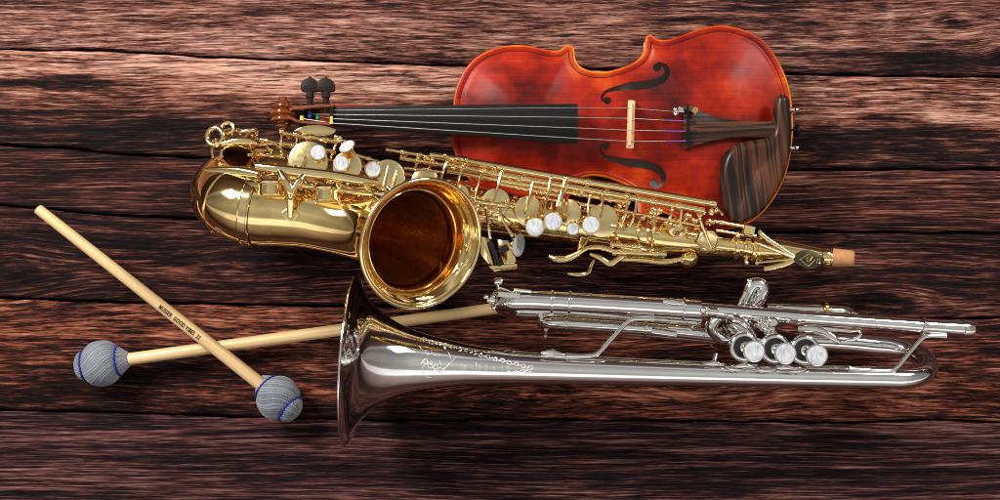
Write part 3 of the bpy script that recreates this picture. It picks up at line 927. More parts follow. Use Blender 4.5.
plate = [(793,258.8),(797,254.2),(802,251),(808,249.8),(814,250.6),(819,253),(823,256.6),(824.6,260.2),(822,264),(817,267),(811,268.6),(805,267.8),(799,265),(795,262)]
sp = spline(plate+[plate[0]], 4)[:-1]
m.prism([(P(x,y,60).x, P(x,y,60).y) for x, y in sp], 57.5, 60.5, .8)
m.build('emblem_plate', metal('darkened_brass', (.10,.085,.05), .3), okey)
m = MB()
dia = [(799,259.2),(809,252.6),(815.6,258.6),(809,266.8),(801.6,261)]
spr = [(801.5,259.6),(808,264.8),(813.6,259.4),(810.4,254.6),(808,255.6),(809,258.6),(806.2,260.4),(808.4,262.2),(811.2,260.6)]
m.tube([P(x,y,60.8) for x, y in [(810.6,254.2),(808.6,253.8),(799.8,259.6),(808.4,266.4),(814.8,260),(812.6,256.4),(810.6,260.4),(806.8,261.2),(806.4,258.2),(808.6,256.8)]], .62, 6)
m.tube([P(x,y,60.8) for x, y in [(816.6,263.6),(817.6,259.4),(819.6,258.6),(820,260.6),(818.6,263.6),(820.4,262.6)]], .5, 6)
m.build('spiral_emblem', GOLD2, okey)

# --- keywork -------------------------------------------------------
def cup(x, y, z, r, tilt=(0,0), mat=None, pearl=None, arm=None, dome=.8, name='key_cup'):
    """round pad cup on its tone-hole chimney; r in mm, the normal leans by tilt"""
    c = P(x, y, z); nrm = Vector((tilt[0], tilt[1], 1)).normalized()
    m = MB()
    m.lathe(c-nrm*3.6, nrm, [(0,r*.97),(.4,r),(3.0,r),(3.7,r*.965),(4.1,r*.86),(4.3+dome,r*.4),(4.4+dome,0)], 40)
    o = m.build(name, mat or GOLDD, sax, 30)
    m = MB(); m.lathe(c-nrm*16, nrm, [(0,r*.84),(11,r*.84),(11.6,r*.93),(12.4,r*.93)], 36, cap=False); m.build('tone_hole', GOLD2, o)
    if arm:
        m = MB()
        for a in arm:
            pts = [P(*q) for q in a]
            m.tube(pts, [1.7]+[1.45]*(len(pts)-2)+[1.0], 8); m.ball(pts[0], 2.3, 10)
        m.build('key_arm', GOLD2, o)
    return o
def pearl(x, y, z, r, tilt=(0,0), rx=None, rot=0, name='pearl_key'):
    c = P(x, y, z); nrm = Vector((tilt[0], tilt[1], 1)).normalized()
    m = MB(); m.lathe(c-nrm*2.6, nrm, [(0,r*.7),(.8,r*.96),(2.4,r*1.10),(3.0,r*1.08),(3.0,r*.98)], 36)
    m.lathe(c-nrm*11, nrm, [(0,1.5),(8.6,1.5)], 10)
    o = m.build(name, GOLD2, sax)
    m = MB(); m.lathe(c, nrm, [(0,r*.98),(.5,r*.97),(.9,r*.9),(.75,r*.5),(.7,.0)], 36, cap=False); m.build('pearl', PEARL, o)
    return o
TU = (.0, -.04)
cup(308,161,96,18.5,(.0,.06), arm=[[(306,176,103),(302,168,103),(306,156,101)]])
cup(347,166,96,13.5,(.05,.10))
cup(388,176,84,15.8,(.10,.10), arm=[[(383,190,92),(385,180,91),(388.5,166,90)],[(392,190,91),(394.5,180,90.5),(397,170,90)]])
cup(425,181,80,12.8,(.05,.10), arm=[[(420,183,79),(421,176,78)],[(427,183,79),(428,176,78)]])
cup(457,196,70,12,(0,.05))
cup(496,202,76,13.2,(.0,-.05), arm=[[(502,171,82),(498,186,84),(492.5,203,83)]])
cup(528.5,210,78,13.2,(.10,-.10), arm=[[(533,182,84),(530,196,86),(525,214,85)]])
cup(568,212.5,78,12.6,(-.35,-.10), arm=[[(563,187,84),(562,198,85),(563,212,85)]])
cup(602,221,76,15.6,(.0,-.10), arm=[[(602.6,194,84),(602,206,84),(601,218,83)]])
cup(678,227,66,9.6,(.0,-.05), GOLD2, arm=[[(681.5,207,76),(680.5,216,75),(679,227,72.5)]], dome=3.0)
cup(645,233,62,8.2,(.05,.1), GOLD2, dome=2.0)
c10 = cup(708,241,62,9.4,(-.0,-.25), arm=[[(700,219,72),(704,230,70),(711.5,248,66)]], dome=-.9)
m = MB(); m.ring(P(708,241,62.6), (0,-.25,1), 9.3, 1.0, 36, 8); m.build('cup_rim', GOLD2, c10)
# low key cups and their guards at the foot
def bar(pts, w, h, name, mat=None):
    sp = spline([tuple(P(*p)) for p in pts], 6); n = len(sp)
    ww = np.interp(np.linspace(0,1,n), np.linspace(0,1,len(w)), w)
    m = MB(); m.strip([Vector(v) for v in sp], ww, h); return m.build(name, mat or GOLD2, sax)
def drum(x, y, z, r, h, nrm, name='low_key_cup'):
    c = P(x, y, z); nrm = Vector(nrm).normalized()
    m = MB(); m.lathe(c-nrm*h, nrm, [(0,r*.5),(.2,r*.96),(1,r),(h-1.2,r),(h-.8,r+1.3),(h,r+1.5),(h+.4,r+.6),(h+.2,r-1.4),(h*.55,r-1.8)], 44, cap=False)
    o = m.build(name, GOLD2, sax)
    m = MB(); m.lathe(c-nrm*h*.5, nrm, [(0,r-1.7),(.3,r*.6),(.4,0)], 36, cap=False); m.build('key_pad', plain('brown_pad', (.035,.013,.006), .5), o)
    return o
drum(238,153.6,86,14.6,8.5,(.03,-.93,.37)); drum(234,134,74,12,6,(.1,.86,.5))
bar([(222,144,98),(234,141.5,99),(247,141,99),(257,143.5,97)], [4,7,7,4], 3.4, 'low_key_arm')
bar([(233,131,86),(243,131.5,90),(252,130,90),(256.5,130.5,86),(257,135,82)], [3,3.6,4,3.6,3], 2.4, 'low_key_arm')
m = MB(); m.ring(P(215,136.5,92), (-.25,.1,1), 8.0, 2.5, 36, 10); m.ring(P(228,128.5,88), (0,.3,1), 5.5, 2.0, 30, 8); m.build('roller_ring', GOLD2, sax)
cup(276,158,62,12,(.1,.4), GOLD)
pearl(318,152.5,108,6.8,(.06,.10)); pearl(347,146.5,104,7.6,(-.55,.95)); pearl(341,163.5,106,6.8,(.04,.05)); pearl(373,169.5,90,7.0,(.05,.05))
pearl(535,227,84,8.2,(.02,-.05)); pearl(553,221.5,86,8.0,(.03,-.05)); pearl(573,229,82,5.6,(.05,-.15)); pearl(591,225,86,7.8,(0,-.05))
pearl(518.5,245,70,11.0,(1.6,-.2))

def post(x, y, z, h=22, r=1.25, br=2.4, lean=(0,0)):
    c = P(x, y, z); b = c-Vector((lean[0], lean[1], h))
    m = MB(); m.lathe(b, c-b, [(0,3.4),(1.2,3.2),(1.8,1.7),(h*.35,1.15),(h*.7,1.15),(h-2.2,1.7)], 14); m.ball(c, br, 14)
    m.lathe(c+Vector((0,0,br*.6)), (0,0,1), [(0,1.1),(br*.7,1.0),(br*.8,.4)], 10)
    return m.build('key_post', GOLD2, sax)
for a in [(281.5,131.5,92,40),(295,134,90),(336,137,88),(341,141,86),(402,152,84),(425,157,84),(445,155.5,82),(452,160,82),(453,168,82),(466,160,82),
          (484,171,82),(495,168.5,82),(519,181,81),(506,202,78),(512,207,78),(549,192,80),(565,190,80),(577,190,80),(582,193,80),(620,206,78),(628,203,78),(643,218,76),
          (655,210,76),(661,211,76),(666,223,74),(690,216,74),(696,221,74),(704,213,74),(713,202,76),(716,211,74),(713,222,74),(738,236,66),(475,207,78),(476,222,72),(490,214,76),(612,246,66),(640,247,66),(617,238,70),(262,140,84),(218,175,90,30),(216,166,88,30),(244,177,104,22)]:
    post(*a)
def rodp(a, b, r, collars=()):
    p = P(*a); q = P(*b); m = MB(); m.rod(p, q, r, seg=14)
    d = (q-p).normalized()
    for t in collars:
        c = p.lerp(q, t); m.lathe(c-d*2.2, d, [(0,r+.1),(.4,r+.9),(4,r+.9),(4.4,r+.1)], 14)
    return m.build('key_rod', GOLD2, sax)
rodp((430,155,80),(716,204,76),3.4,(.1,.12,.55,.985))
rodp((446,165,79),(704,210.5,75),3.1,(.14,.3,.46,.62,.7,.8,.9))
rodp((447,171,76),(628,202.5,73),2.2,(.2,.35,.6,.9))
rodp((386,149.5,80),(442,158.5,80),1.7,(.3,.6)); rodp((400,158,82),(446,165.5,80),2.0,(.4,.75))
rodp((404,168,80),(442,172,78),1.5)
rodp((283,133,90),(336,141.5,86),2.4,(.25,.55,.8)); rodp((283,144,88),(336,152,84),2.4,(.2,.7)); rodp((248,154,86),(284,157,86),1.8,(.4,))
rodp((268,141,80),(296,148,80),1.7)
rodp((340,150,84),(398,168,80),1.8,(.2,.5,.8)); rodp((345,158,82),(372,182,80),1.6)
rodp((474,201.5,80),(506,205.5,78),2.3,(.1,.9)); rodp((474,208,76),(500,212,75),2.0,(.3,.7)); rodp((476,215,72),(498,219,71),1.8,(.5,))
rodp((500,184,76),(560,196,74),1.8,(.3,.7)); rodp((560,200,70),(640,214,70),1.7,(.2,.5,.8)); rodp((612,252,64),(666,254,62),3.0,(.2,.8)); rodp((610,244,66),(640,247,66),2.2,(.3,.8))
rodp((714,221,68),(750,227.5,66),1.7,(.2,)); rodp((716,230,64),(744,235,62),1.5)
rodp((628,212,72),(700,226,70),1.4,(.3,.6)); rodp((530,196,72),(600,208,70),1.5,(.2,.6))
def arm(*pts, r=1.4, name='key_lever'):
    m = MB(); q = [P(*p) for p in pts]
    sp = spline([tuple(v) for v in q], 5) if len(q) > 2 else q
    m.tube([Vector(v) for v in sp], r, 8); m.ball(q[0], r*1.5, 10); m.ball(q[-1], r*1.25, 10); return m.build(name, GOLD2, sax)
for a in [((447,162,84),(443,172,84),(440,180,80)),((463,166,83),(459,178,82),(457,188,78)),((482,172,84),(478,184,83),(474,198,80)),((551,178,83),(547,196,84),(542,216,82)),
          ((628,197,80),(626,212,80),(621,226,78)),((637,200,79),(634,216,80),(626,229,78),(612,226,78)),((655,214,76),(654,228,76),(652,250,66)),((672,210,76),(670,218,72)),((566,178,81),(557,206,85)),
          ((478,206,80),(474,220,76),(477,236,70)),((499,206,80),(503,220,76),(512,236,72)),((486,208,79),(488,222,76),(490,238,72)),
          ((590,196,78),(588,210,82),(590,222,84)),((700,219,76),(705,232,72)),((715,206,74),(722,214,70)),
          ((338,140,88),(334,150,90),(330,160,88)),((304,134,90),(308,142,88),(316,150,88)),((282,133,90),(281,148,86),(284,158,84)),((297,137,88),(297,152,84)),
          ((360,168,82),(367,178,82),(378,192,80)),((352,150,84),(358,158,84),(366,166,88)),((418,158,82),(415,170,80)),((432,160,82),(428,172,78)),
          ((216,140,86),(212,152,88),(217,172,90)),((252,136,80),(262,142,82),(270,150,82)),((250,146,84),(272,144,84),(282,150,84))]:
    arm(*a)
# mirror-bright side key touch beside the scroll
m = MB(); poly = [(294,130.5),(303,126.5),(316,125),(327,126.5),(336,130),(331,134.5),(322,136),(309,135.4),(299,133.6)]
sp = spline(poly+[poly[0]], 4)[:-1]
m.prism([(P(x,y,86).x, P(x,y,86).y) for x, y in sp], 84.4, 86.4, .7); m.build('side_key', GOLD2, sax)
# big bell key guard with its forked foot

bar([(256,166,138),(275,169,141),(300,172,142),(330,175.5,143),(355,179.5,143),(378,183,140)], [6,8.5,9,9,8.5,6], 5, 'bell_guard')
bar([(262,180,138),(290,184,141),(330,189,143),(372,194,142)], [3,4,4,3], 3.4, 'bell_guard')
bar([(279,170,142),(284,179,146),(290,190,147),(290.5,203,143),(290.5,217,139)], [5,6,7.5,7,5], 3.6, 'guard_foot')
bar([(305,173,142),(299,181,146),(292.5,191,147)], [5,6,6], 3.4, 'guard_foot')
m = MB(); q = [(281,213),(289,207),(291,207),(299,214),(291.5,221.5),(289,221.5)]
m.prism([(P(x,y,139).x, P(x,y,139).y) for x, y in q], 134.0, 140.6, .8); m.ball(P(290.5,197,147), 2.8); m.build('guard_boss', GOLD2, sax)
bar([(206,170,112),(222,170,118),(240,171,124),(258,174,130)], [5,7,8,6], 4, 'low_guard')
bar([(214,178,112),(232,182,122),(252,184,132),(266,186,138)], [4,7,7,4], 4, 'low_guard')
bar([(330,182,141),(336,194,142),(340,204,139)], [5,5,4], 3, 'guard_foot')
bar([(366,184,140),(372,196,138),(380,206,136)], [5,6,5], 3, 'guard_foot')
for x, y, z in ((272,184,136),(327,189.5,139)):
    m = MB(); c = P(x, y, z); m.lathe(c, (0,-1,.12), [(-3,6),(-3,12.6),(-1,13.4),(1,12.2),(2.4,11.4),(9.4,11.4),(10.8,10.8),(11.4,9.4),(11.6,2)], 34)
    o = m.build('bumper', GOLD2, sax); m = MB(); m.ring(c, (0,-1,.12), 12.8, 1.6, 40, 8); m.build('bumper_ring', GOLD2, o)
rnd5 = random.Random(9)
for k in range(14):
    x = 258+k*8.2; yy = 168+.13*(x-228)+rnd5.uniform(4, 14)
    q = P(x, yy, rnd5.uniform(132, 138)); m = MB(); d = Vector((rnd5.choice((1, .2)), -.3, .1)).normalized(); L = rnd5.uniform(5, 10)
    m.lathe(q-d*L/2, d, [(0,1.2),(.5,2.4),(L*.35,2.4),(L*.4,1.5),(L*.6,1.5),(L*.65,2.5),(L-.5,2.5),(L,1.2)], 12)
    m.ball(q+Vector((2,-3,2)), 1.9, 10)
    m.build('key_hinge', GOLD2, sax)
# wire loops of the low key guard at the far left
m = MB()
def loop(x, y, z, rx, ry, zt, r=1.5, n=36):
    return m.tube([P(x+rx*math.cos(2*math.pi*k/n), y+ry*math.sin(2*math.pi*k/n), z+zt*math.sin(2*math.pi*k/n)) for k in range(n)], r, 8, closed=True)
for gp in ([(213,140,86),(212,152,88),(214,164,90),(218,176,94)], [(222,150,92),(221,160,94),(222,172,98)], [(254,150,92),(256,160,98),(262,168,112)]):
    m = MB(); m.tube(PP(gp), 1.6, 8); m.build('key_guard', GOLD2, sax)
# cups on the underside, which carry the instrument on the boards
for x, r in ((300,13),(430,12),(560,10),(650,8)):
    m = MB(); c = P(x, ax_y(x), 42); m.lathe(Vector((c.x, c.y, .4)), (0,0,1), [(0,r*.9),(.6,r),(3.4,r),(4,r*.86),(24,r*.84)], 30); m.build('key_cup', GOLD2, sax)
# left-hand little finger table
def leaf(poly, z0, z1, name, mat=GOLD2, bev=1.0, tilt=(0,0)):
    m = MB(); A = [P(x, y, z1) for x, y in poly]; m.prism([(p.x, p.y) for p in A], z0, z1, bev)
    c = sum(A, Vector())/len(A)
    for v in m.v: v.z += (v.x-c.x)*tilt[0]+(v.y-c.y)*tilt[1]
    return m.build(name, mat, sax)
leaf([(480,236),(489,238.6),(497.5,267),(487.5,264),(480.6,254)], 63, 66, 'finger_plate', tilt=(-.3,.1))
leaf([(497,239.6),(508.6,240.6),(516.4,260.6),(514,264),(504,264.6),(500,258)], 63, 66.5, 'finger_plate', tilt=(.25,0))
leaf([(489,266),(517,263.4),(517.6,268.6),(494.4,272.4)], 62, 65, 'finger_plate', tilt=(0,.2))
m = MB(); m.lathe(P(489.6,241,68), P(499.4,265,66)-P(489.6,241,68), [(0,1),(.8,2.2),(24.6,2.2),(25.4,1)], 14); m.build('roller', BLACK, sax)
m = MB(); q = P(504,249,67); m.box(q+Vector((-4,-2,0)), q+Vector((4,2,1)), 6, 1.2); m.build('felt_pad', BLACK, sax)
# thumb hook and right-hand keys below the tube
bar([(549.5,256.5,52),(556,259,55),(566,259,57),(576,254.6,59),(586,248.8,60),(597,247.4,60),(608,249.6,60),(622,255,58)], [4,6.5,6.5,5,4,4.5,5,4], 3.2, 'thumb_hook')
bar([(580,252,55),(582,245,58),(584.5,238,62)], [7,8,9], 3, 'thumb_hook')
bar([(568,273.6,40),(578,274.6,42),(588,273,45),(591,266,50),(594,259,54)], [3,4.6,4.4,4,4], 3, 'thumb_ring')
bar([(590,254,58),(600,258,60),(610,263.6,60),(620,258,60),(630,251,62)], [3,5,6,5,4], 3, 'side_lever')
bar([(618,246,64),(632,248,64),(650,253,62),(664,256,60)], [4,6,6,5], 3, 'side_lever')
bar([(618,259,54),(640,259.6,54),(664,262,52),(684,258.6,54)], [5,6,6,4], 4, 'side_lever')
m = MB(); q = P(689,252,52); m.lathe(q-Vector((0,6,4)), (.1,-.75,.66), [(0,8.6),(.5,9.4),(4,9.4),(5,8.6),(7.5,5.6),(8.2,2)], 28); m.build('key_cup', GOLD, sax)
m = MB(); m.box(P(744,229,68), P(754,231.4,68), 8.6, 5); m.build('octave_block', GOLD2, sax)
rnd4 = random.Random(4)
# small springs, screws and link pieces that fill the key stacks
for k in range(46):
    x = rnd4.uniform(452, 705); yy = ax_y(x)-rnd4.uniform(4, 27)*(1-(x-450)/700)
    z = 42+math.sqrt(max(30, (34-(x-300)*.04)**2-(yy-ax_y(x))**2*.8))
    q = P(x, yy, min(z, 72)); m = MB(); d = Vector((rnd4.choice((.985, .17, .985)), 0, 0)); d = Vector((d.x, -.17 if d.x > .5 else .985, 0))
    L = rnd4.uniform(3, 7)
    m.lathe(q-d*L/2, d, [(0,1.2),(.5,2.2),(L*.35,2.2),(L*.4,1.5),(L*.6,1.5),(L*.65,2.3),(L-.5,2.3),(L,1.2)], 12)
    m.lathe(q-Vector((0,0,14)), (0,0,1), [(0,2.2),(2,2),(2.5,1.1),(14,1.1)], 10)
    m.build('key_hinge', GOLD2, sax)
for k in range(16):
    x = rnd4.uniform(228, 400); yy = 168+.1*(x-228)+rnd4.uniform(-7, 12)
    q = P(x, yy, rnd4.uniform(92, 104)); m = MB(); d = Vector((rnd4.choice((1, .2)), -.2, .1)).normalized(); L = rnd4.uniform(5, 10)
    m.lathe(q-d*L/2, d, [(0,1.2),(.5,2.4),(L*.35,2.4),(L*.4,1.5),(L*.6,1.5),(L*.65,2.5),(L-.5,2.5),(L,1.2)], 12)
    m.lathe(q-Vector((0,0,14)), (0,0,1), [(0,2.2),(2,2),(2.5,1.2),(14,1.2)], 10)
    m.build('key_hinge', GOLD2, sax)

# ------------------------------------------------------------------ trumpet
tz = 94.0
tr = thing('trumpet', 'silver plated trumpet in the foreground with three pearl valve buttons facing up', 'trumpet', P(700, 350, 0))
m = MB()
kz = (H-tz)/H
# bell: the flare traced as (x, centre y, radius px)
BE = [(351.8,358.2,85.6),(353.6,358.3,82),(356.6,358.4,75.5),(361,358.6,66.8),(367,358.9,58.6),(375,359.3,50.8),(386,360,43),(400,360.9,36.0),(416,361.9,30.4),(436,363,26),(470,365,20.2),(505,366.8,17.4),(540,368.3,15.8),(600,370.4,14.2),(680,373,12.6),(760,375.2,11.6),(840,377,11.2),(899,378.2,11.0)]
path, rr = [], []
for p in spline(BE, 7):
    path.append(P(p[0], p[1], tz)); rr.append(p[2]*kz)
# bow and lower run
c0 = path[-1]; lowz = 30.0
low = P(876, 345, lowz)
ctr = (c0+low)/2; hv = c0-ctr
for k in range(1, 25):
    a = math.pi*k/24
    path.append(ctr+hv*math.cos(a)+Vector((1,0,0))*math.sin(a)*36); rr.append(9.9+0*k)
for x, y, z in ((852,342.6,30),(830,341,30),(800,340,30),(760,342,32)):
    path.append(P(x, y, z)); rr.append(9.7 if x > 800 else 9)
m.tube(path, rr, 64, cap=False)
tb = m.build('bell', SILVER, tr, 60)
m = MB(); m.ring(path[0], path[3]-path[0], rr[0], 1.35, 110, 10); m.build('bell_rim', SILVER2, tb)
# engraved script and sprays on the bell stem
nb_ = 18*7
def on_bell(px, t):
    """px along the stem, t = angle from straight up, towards the bottom of the picture"""
    xs_ = [q.x for q in path[:nb_-8]]
    X = P(px, 366, tz).x
    i = min(range(len(xs_)), key=lambda k: abs(xs_[k]-X)); c = path[i]; r = rr[i]+.05
    return Vector((X, c.y-math.sin(t)*r, c.z+math.cos(t)*r))
m = MB()
rE = random.Random(21)
def stroke(pts, w):
    sp = spline(pts, 5); n = len(sp)
    m.tube([on_bell(p[0], p[1]) for p in sp], [.6*w*(.35+.65*math.sin(math.pi*(i+.4)/(n+.2))) for i in range(n)], 5)
# flourish: capital sweep and scroll leaves (x, angle)
stroke([(421,-.95),(420.5,-.72),(424,-.55),(430,-.50)], .55)
stroke([(441,-.95),(449,-.62),(452,-.30)], .6)
stroke([(459,-.55),(453,-.22),(446,.10),(441,.22)], .8); stroke([(457,-.45),(450,-.08),(444,.14)], .7)
stroke([(425,.02),(424,.22),(428,.42),(433,.46)], .6)
for x in (425,429,433,438,441): stroke([(x,-.2+.02*(x%3)),(x+1.5,.0),(x+.2,.14)], .5)
for x in (430,436,440): stroke([(x-3,-.48),(x,-.40),(x+2.5,-.44)], .5)
for x, l in ((462,.18),(464.5,.1),(473,.42),(476.5,.42),(479,.2),(485.5,.25),(493,.08),(502,.3),(507,.2)):
    stroke([(x,-.05-l/2),(x+.2,.0),(x,.05+l/2)], .38)
    if l < .3: stroke([(x,-.05-l/2),(x+2.2,-.03),(x+.3,.08+l/2)], .35)
def curl(x, a, R, s0, turns, w):
    pts = []
    for k in range(14):
        t = k/13; ang = s0+turns*2*math.pi*t; rad = R*(1-.8*t)
        pts.append((x+rad*math.cos(ang), a+rad*math.sin(ang)/21))
    stroke(pts, w)
def vine(x0, x1, a0, a1, n, R, w):
    pts = [(x0+(x1-x0)*t/40, a0+(a1-a0)*t/40+.07*math.sin(t/40*n*math.pi)) for t in range(41)]
    stroke(pts[::3], w)
    for k in range(n):
        t = (k+.5)/n; s = 1 if k % 2 else -1
        xx = x0+(x1-x0)*t; aa = a0+(a1-a0)*t+.07*math.sin(t*n*math.pi)
        curl(xx, aa+s*.10, R, -s*1.57, s*.9, w*.9)
        stroke([(xx-R,aa),(xx-R*.2,aa+s*.14),(xx+R*.9,aa+s*.20)], w*.8)
vine(421, 470, -1.02, -.84, 7, 3.4, .5); vine(470, 533, -.80, -.10, 9, 3.4, .5)
vine(424, 444, -.16, .20, 4, 3.2, .5); vine(505, 532, .30, .02, 4, 2.8, .42)
m.build('engraving', ENGR, tb)

# leadpipe with receiver
def rody(pts, rad, name, mat=None, parent=None, seg=28, cap=True, n=6):
    q = [tuple(P(*p))+(r,) for p, r in zip(pts, rad)]
    sp = spline(q, n) if len(q) > 2 else np.array(q)
    m = MB(); m.tube([Vector(v[:3]) for v in sp], [v[3] for v in sp], seg, cap); return m.build(name, mat or SILVER, parent or tr, 50)
def cy(x): return np.interp(x, [505,560,640,700,800,860,930,971], [299.4,301.4,305.8,309.6,317.2,321.2,326.4,329.0])
LP = lambda x: (x, float(cy(x)), tz)
lead = rody([LP(700), LP(800), LP(921)], [7.0, 6.6, 6.4], 'leadpipe')
m = MB(); d = (P(*LP(960))-P(*LP(930))).normalized()
q = P(*LP(921)); L = (P(*LP(963))-q).length
m.lathe(q, d, [(0,6.6),(.3,8.4),(2.2,8.6),(2.8,7.4),(4,7.2),(L-1,7.4),(L-.6,8.6),(L+7.6,8.6),(L+8.2,8.2),(L+8.2,5.0),(L-4,4.6)], 36, cap=False)
m.build('receiver', SILVER2, lead)
# tuning slide
crk = [LP(700), LP(640), LP(560), LP(528), (514,300.6,92.5),(505,302.5,83),(503.5,305,70),(508,307.5,56),(520,309,49),(560,311,47),(640,318,47),(700,323,47)]
sl = rody(crk, [8.8,8.9,9.2,9.2,9.2,9.2,9.2,9.2,9.2,8.6,8.4,8.2], 'tuning_slide', n=8)
for x in (552,569.6,683):
    m = MB(); m.lathe(P(*LP(x))-d*1.4, d, [(0,9.3),(.5,10.6),(2.3,10.6),(2.8,9.3)], 36); m.build('slide_ferrule', SILVER2, sl)
m = MB()
m.tube(PP([(514,289.4,104),(520,290.4,104.6),(531,291.6,104)]), 1.4, 8); m.box(P(498,294,103), P(520,296.2,105), 5, 2.2)
m.tube(PP([(493.8,292,96),(500,291.5,99),(506,294,100),(499,303,96),(494,307,92),(490.6,305,90)]), 1.5, 8)
m.lathe(P(491.5,298.5,88), (.2,0,1), [(0,4.4),(1,5),(6,5),(7,4.2),(8.4,2)], 20)
m.lathe(P(494.6,281.6,97), (1,.05,0), [(0,3.0),(1,3.5),(6,3.5),(7,3.0)], 18)
m.rod(P(497,284,96), P(499,291,98), 1.5); m.ball(P(485.6,297,94), 2.6); m.rod(P(485.6,297,94), P(494,299,94), 1.6); m.ball(P(494,307.6,93), 2.4)
m.tube(PP([(500,288,100),(508,291,101),(514,294,102.5)]), 1.2, 8); m.tube(PP([(499,304,98),(506,299.4,101),(512,295,102.5)]), 1.2, 8)
m.build('water_key', SILVER2, sl)
# third valve slide: two stacked tubes closed by a bow
s3 = rody([(715,335,62),(660,329.4,62),(600,325.2,62),(562,323,62),(549,322.4,59),(543.6,322.6,52),(547,323.4,42),(562,324.6,38),(640,330.6,38),(720,338,38)], [6.6,6.6,6.7,6.7,6.7,6.7,6.7,6.7,6.6,6.6], 'valve_slide', n=8)
d3 = (P(600,325.2,62)-P(560,322.8,62)).normalized()
for x, y in ((566,323.2),(645,328.2)):
    m = MB(); m.lathe(P(x, y, 62)-d3*1.2, d3, [(0,6.8),(.4,7.8),(2,7.8),(2.4,6.8)], 30); m.build('slide_ferrule', SILVER2, s3)
m = MB(); m.ring(P(541.5,322.5,55), (1,.05,.1), 3.8, 1.2, 20, 6); m.build('pull_knob', BRASSP, s3)
m = MB(); m.rod(P(546,330,58), P(545.5,335,54), 2.0); m.ball(P(545.5,336.4,54), 2.4); m.build('water_key', SILVER2, s3)
m = MB(); m.strip(PP([(652,331,70),(664,332.6,71),(676,334.6,70)]), 7, 4); m.rod(P(668,327,70), P(690,329,70), 1.6); m.ball(P(692,327,70), 2); m.build('stop_rod', SILVER2, s3)
# valves
VC = [(745,347.2),(775.8,349),(805.6,350.2)]
BTN = [(754.2,351.4),(785.6,353.6),(817,355.4)]
for (vx, vy), (bx_, by_) in zip(VC, BTN):
    zt_ = 118; c = P(vx, vy, zt_); ax = Vector((0,0,1)); r = 13.0
    m = MB()
    m.lathe(c-Vector((0,0,zt_-.6)), ax, [(0,8),(.5,11.5),(4,12.4),(8,12.6),(9,11.6),(zt_-18.6,11.6),(zt_-17.6,12.8),(zt_-10.6,12.8),(zt_-10,13.4),(zt_-2.6,13.4),(zt_-1.6,12.8),(zt_-.8,11.4),(zt_-1,9.6)], 44, cap=False)
    m.lathe(c-Vector((0,0,zt_-.6)), ax, [(0,0),(0.1,8)], 44, cap=False)
    o = m.build('valve_casing', SILVER, tr)
    m = MB(); m.lathe(c, ax, [(-1.2,9.9),(.6,9.8),(1.1,9.2),(1.1,3)], 36); m.build('felt_washer', BLACK, o)
    b = P(bx_, by_, 148); d_ = b-(c+Vector((0,0,0)))
    st_ = Vector((d_.x*.15, d_.y*.15, d_.z)).normalized()
    m = MB(); m.lathe(c, d_, [(0,4.6),(1.8,4.8),(2.4,3.2),(4,3.0),(25,2.7)], 20); m.build('valve_stem', SILVER2, o)
    bt = MB(); bt.lathe(b-Vector((0,0,5)), ax, [(0,3),(.5,7.6),(1.2,9.2),(4.6,9.6),(5.6,9.3),(5.8,8.4),(5.4,8.2)], 36); bo = bt.build('finger_button', SILVER2, o)
    m = MB(); m.lathe(b, ax, [(.2,8.4),(.9,8.3),(1.1,7.6),(.8,4),(.7,0)], 36, cap=False); m.build('pearl', PEARL, bo)
# connecting knuckles between the casings and towards the pipes
m = MB()
for (x0, y0), (x1, y1) in zip(VC, VC[1:]):
    for z in (88, 60, 34): m.rod(P(x0, y0, z), P(x1, y1, z), 7.4, seg=20)
m.build('valve_knuckle', SILVER, tr)
for pts in ([(724,312,86),(716,318,82),(712,328,76),(722,338,70),(740,347,66)], [(730,318,98),(740,322,94),(748,332,88),(752,344,80)], [(760,318,96),(766,324,94),(772,336,86)], [(718,326,56),(726,336,54),(744,347,52)]):
    rody(pts, [6.3]*len(pts), 'valve_tube', seg=20)
for pts in ([(730,322,97),(744,331,95),(752,340,90)], [(757,322,98),(769,330,96),(778,342,88)]):
    rody(pts, [4.6]*len(pts), 'valve_tube', SILVER, seg=18)
m = MB(); m.lathe(P(772,322,104), (0,0,1), [(-8,3.6),(2,3.6),(2.6,4.4),(5,4.4),(6,3.2)], 20); m.rod(P(772,316,104), P(773,340,104), 2.6); m.build('brace_post', SILVER2, tr)
# second valve slide poking out past the leadpipe
s2 = rody([(731,330,70),(738,314,73),(746,298,76),(750.5,287.6,78),(756,283.6,78),(762,286,78),(762,293.4,77),(755,306,74),(748,322,71)], [5.8]*9, 'valve_slide', n=8)
m = MB(); m.rod(P(737,309,84), P(745.5,291.5,86), 2.0); m.rod(P(742,311,84), P(750,294,86), 1.6, 1.4); m.ball(P(749.6,281.6,80), 3.2); m.rod(P(749.6,281.6,80), P(753,288,80), 2.4)
dd2 = (P(757,301,75)-P(762,291,77)).normalized()
m.lathe(P(761,295,76.5), dd2, [(0,6),(.4,6.9),(2.2,6.9),(2.6,6)], 26); m.lathe(P(744.6,300.6,75.5), dd2, [(0,6),(.4,6.9),(2.2,6.9),(2.6,6)], 26)
m.build('slide_fitting', SILVER2, s2)
# first valve slide behind the leadpipe
s1 = rody([(766,309,66),(800,310,66),(834,311.6,66),(846,313,64),(851,315.4,57),(846,317,48),(800,315,46)], [6.2]*7, 'valve_slide', n=8)
m = MB(); m.lathe(P(823.5,309,69), (1,-.03,0), [(0,6.4),(.4,7.0),(3,7.0),(3.4,6.4)], 26); m.build('slide_band', BRASSP, s1)
m = MB(); m.ring(P(857,313.6,70), (.3,1,.2), 3.4, 1.1, 20, 6); m.rod(P(776,306.4,70), P(782,306.6,70), 2.2); m.build('slide_ring', SILVER2, s1)
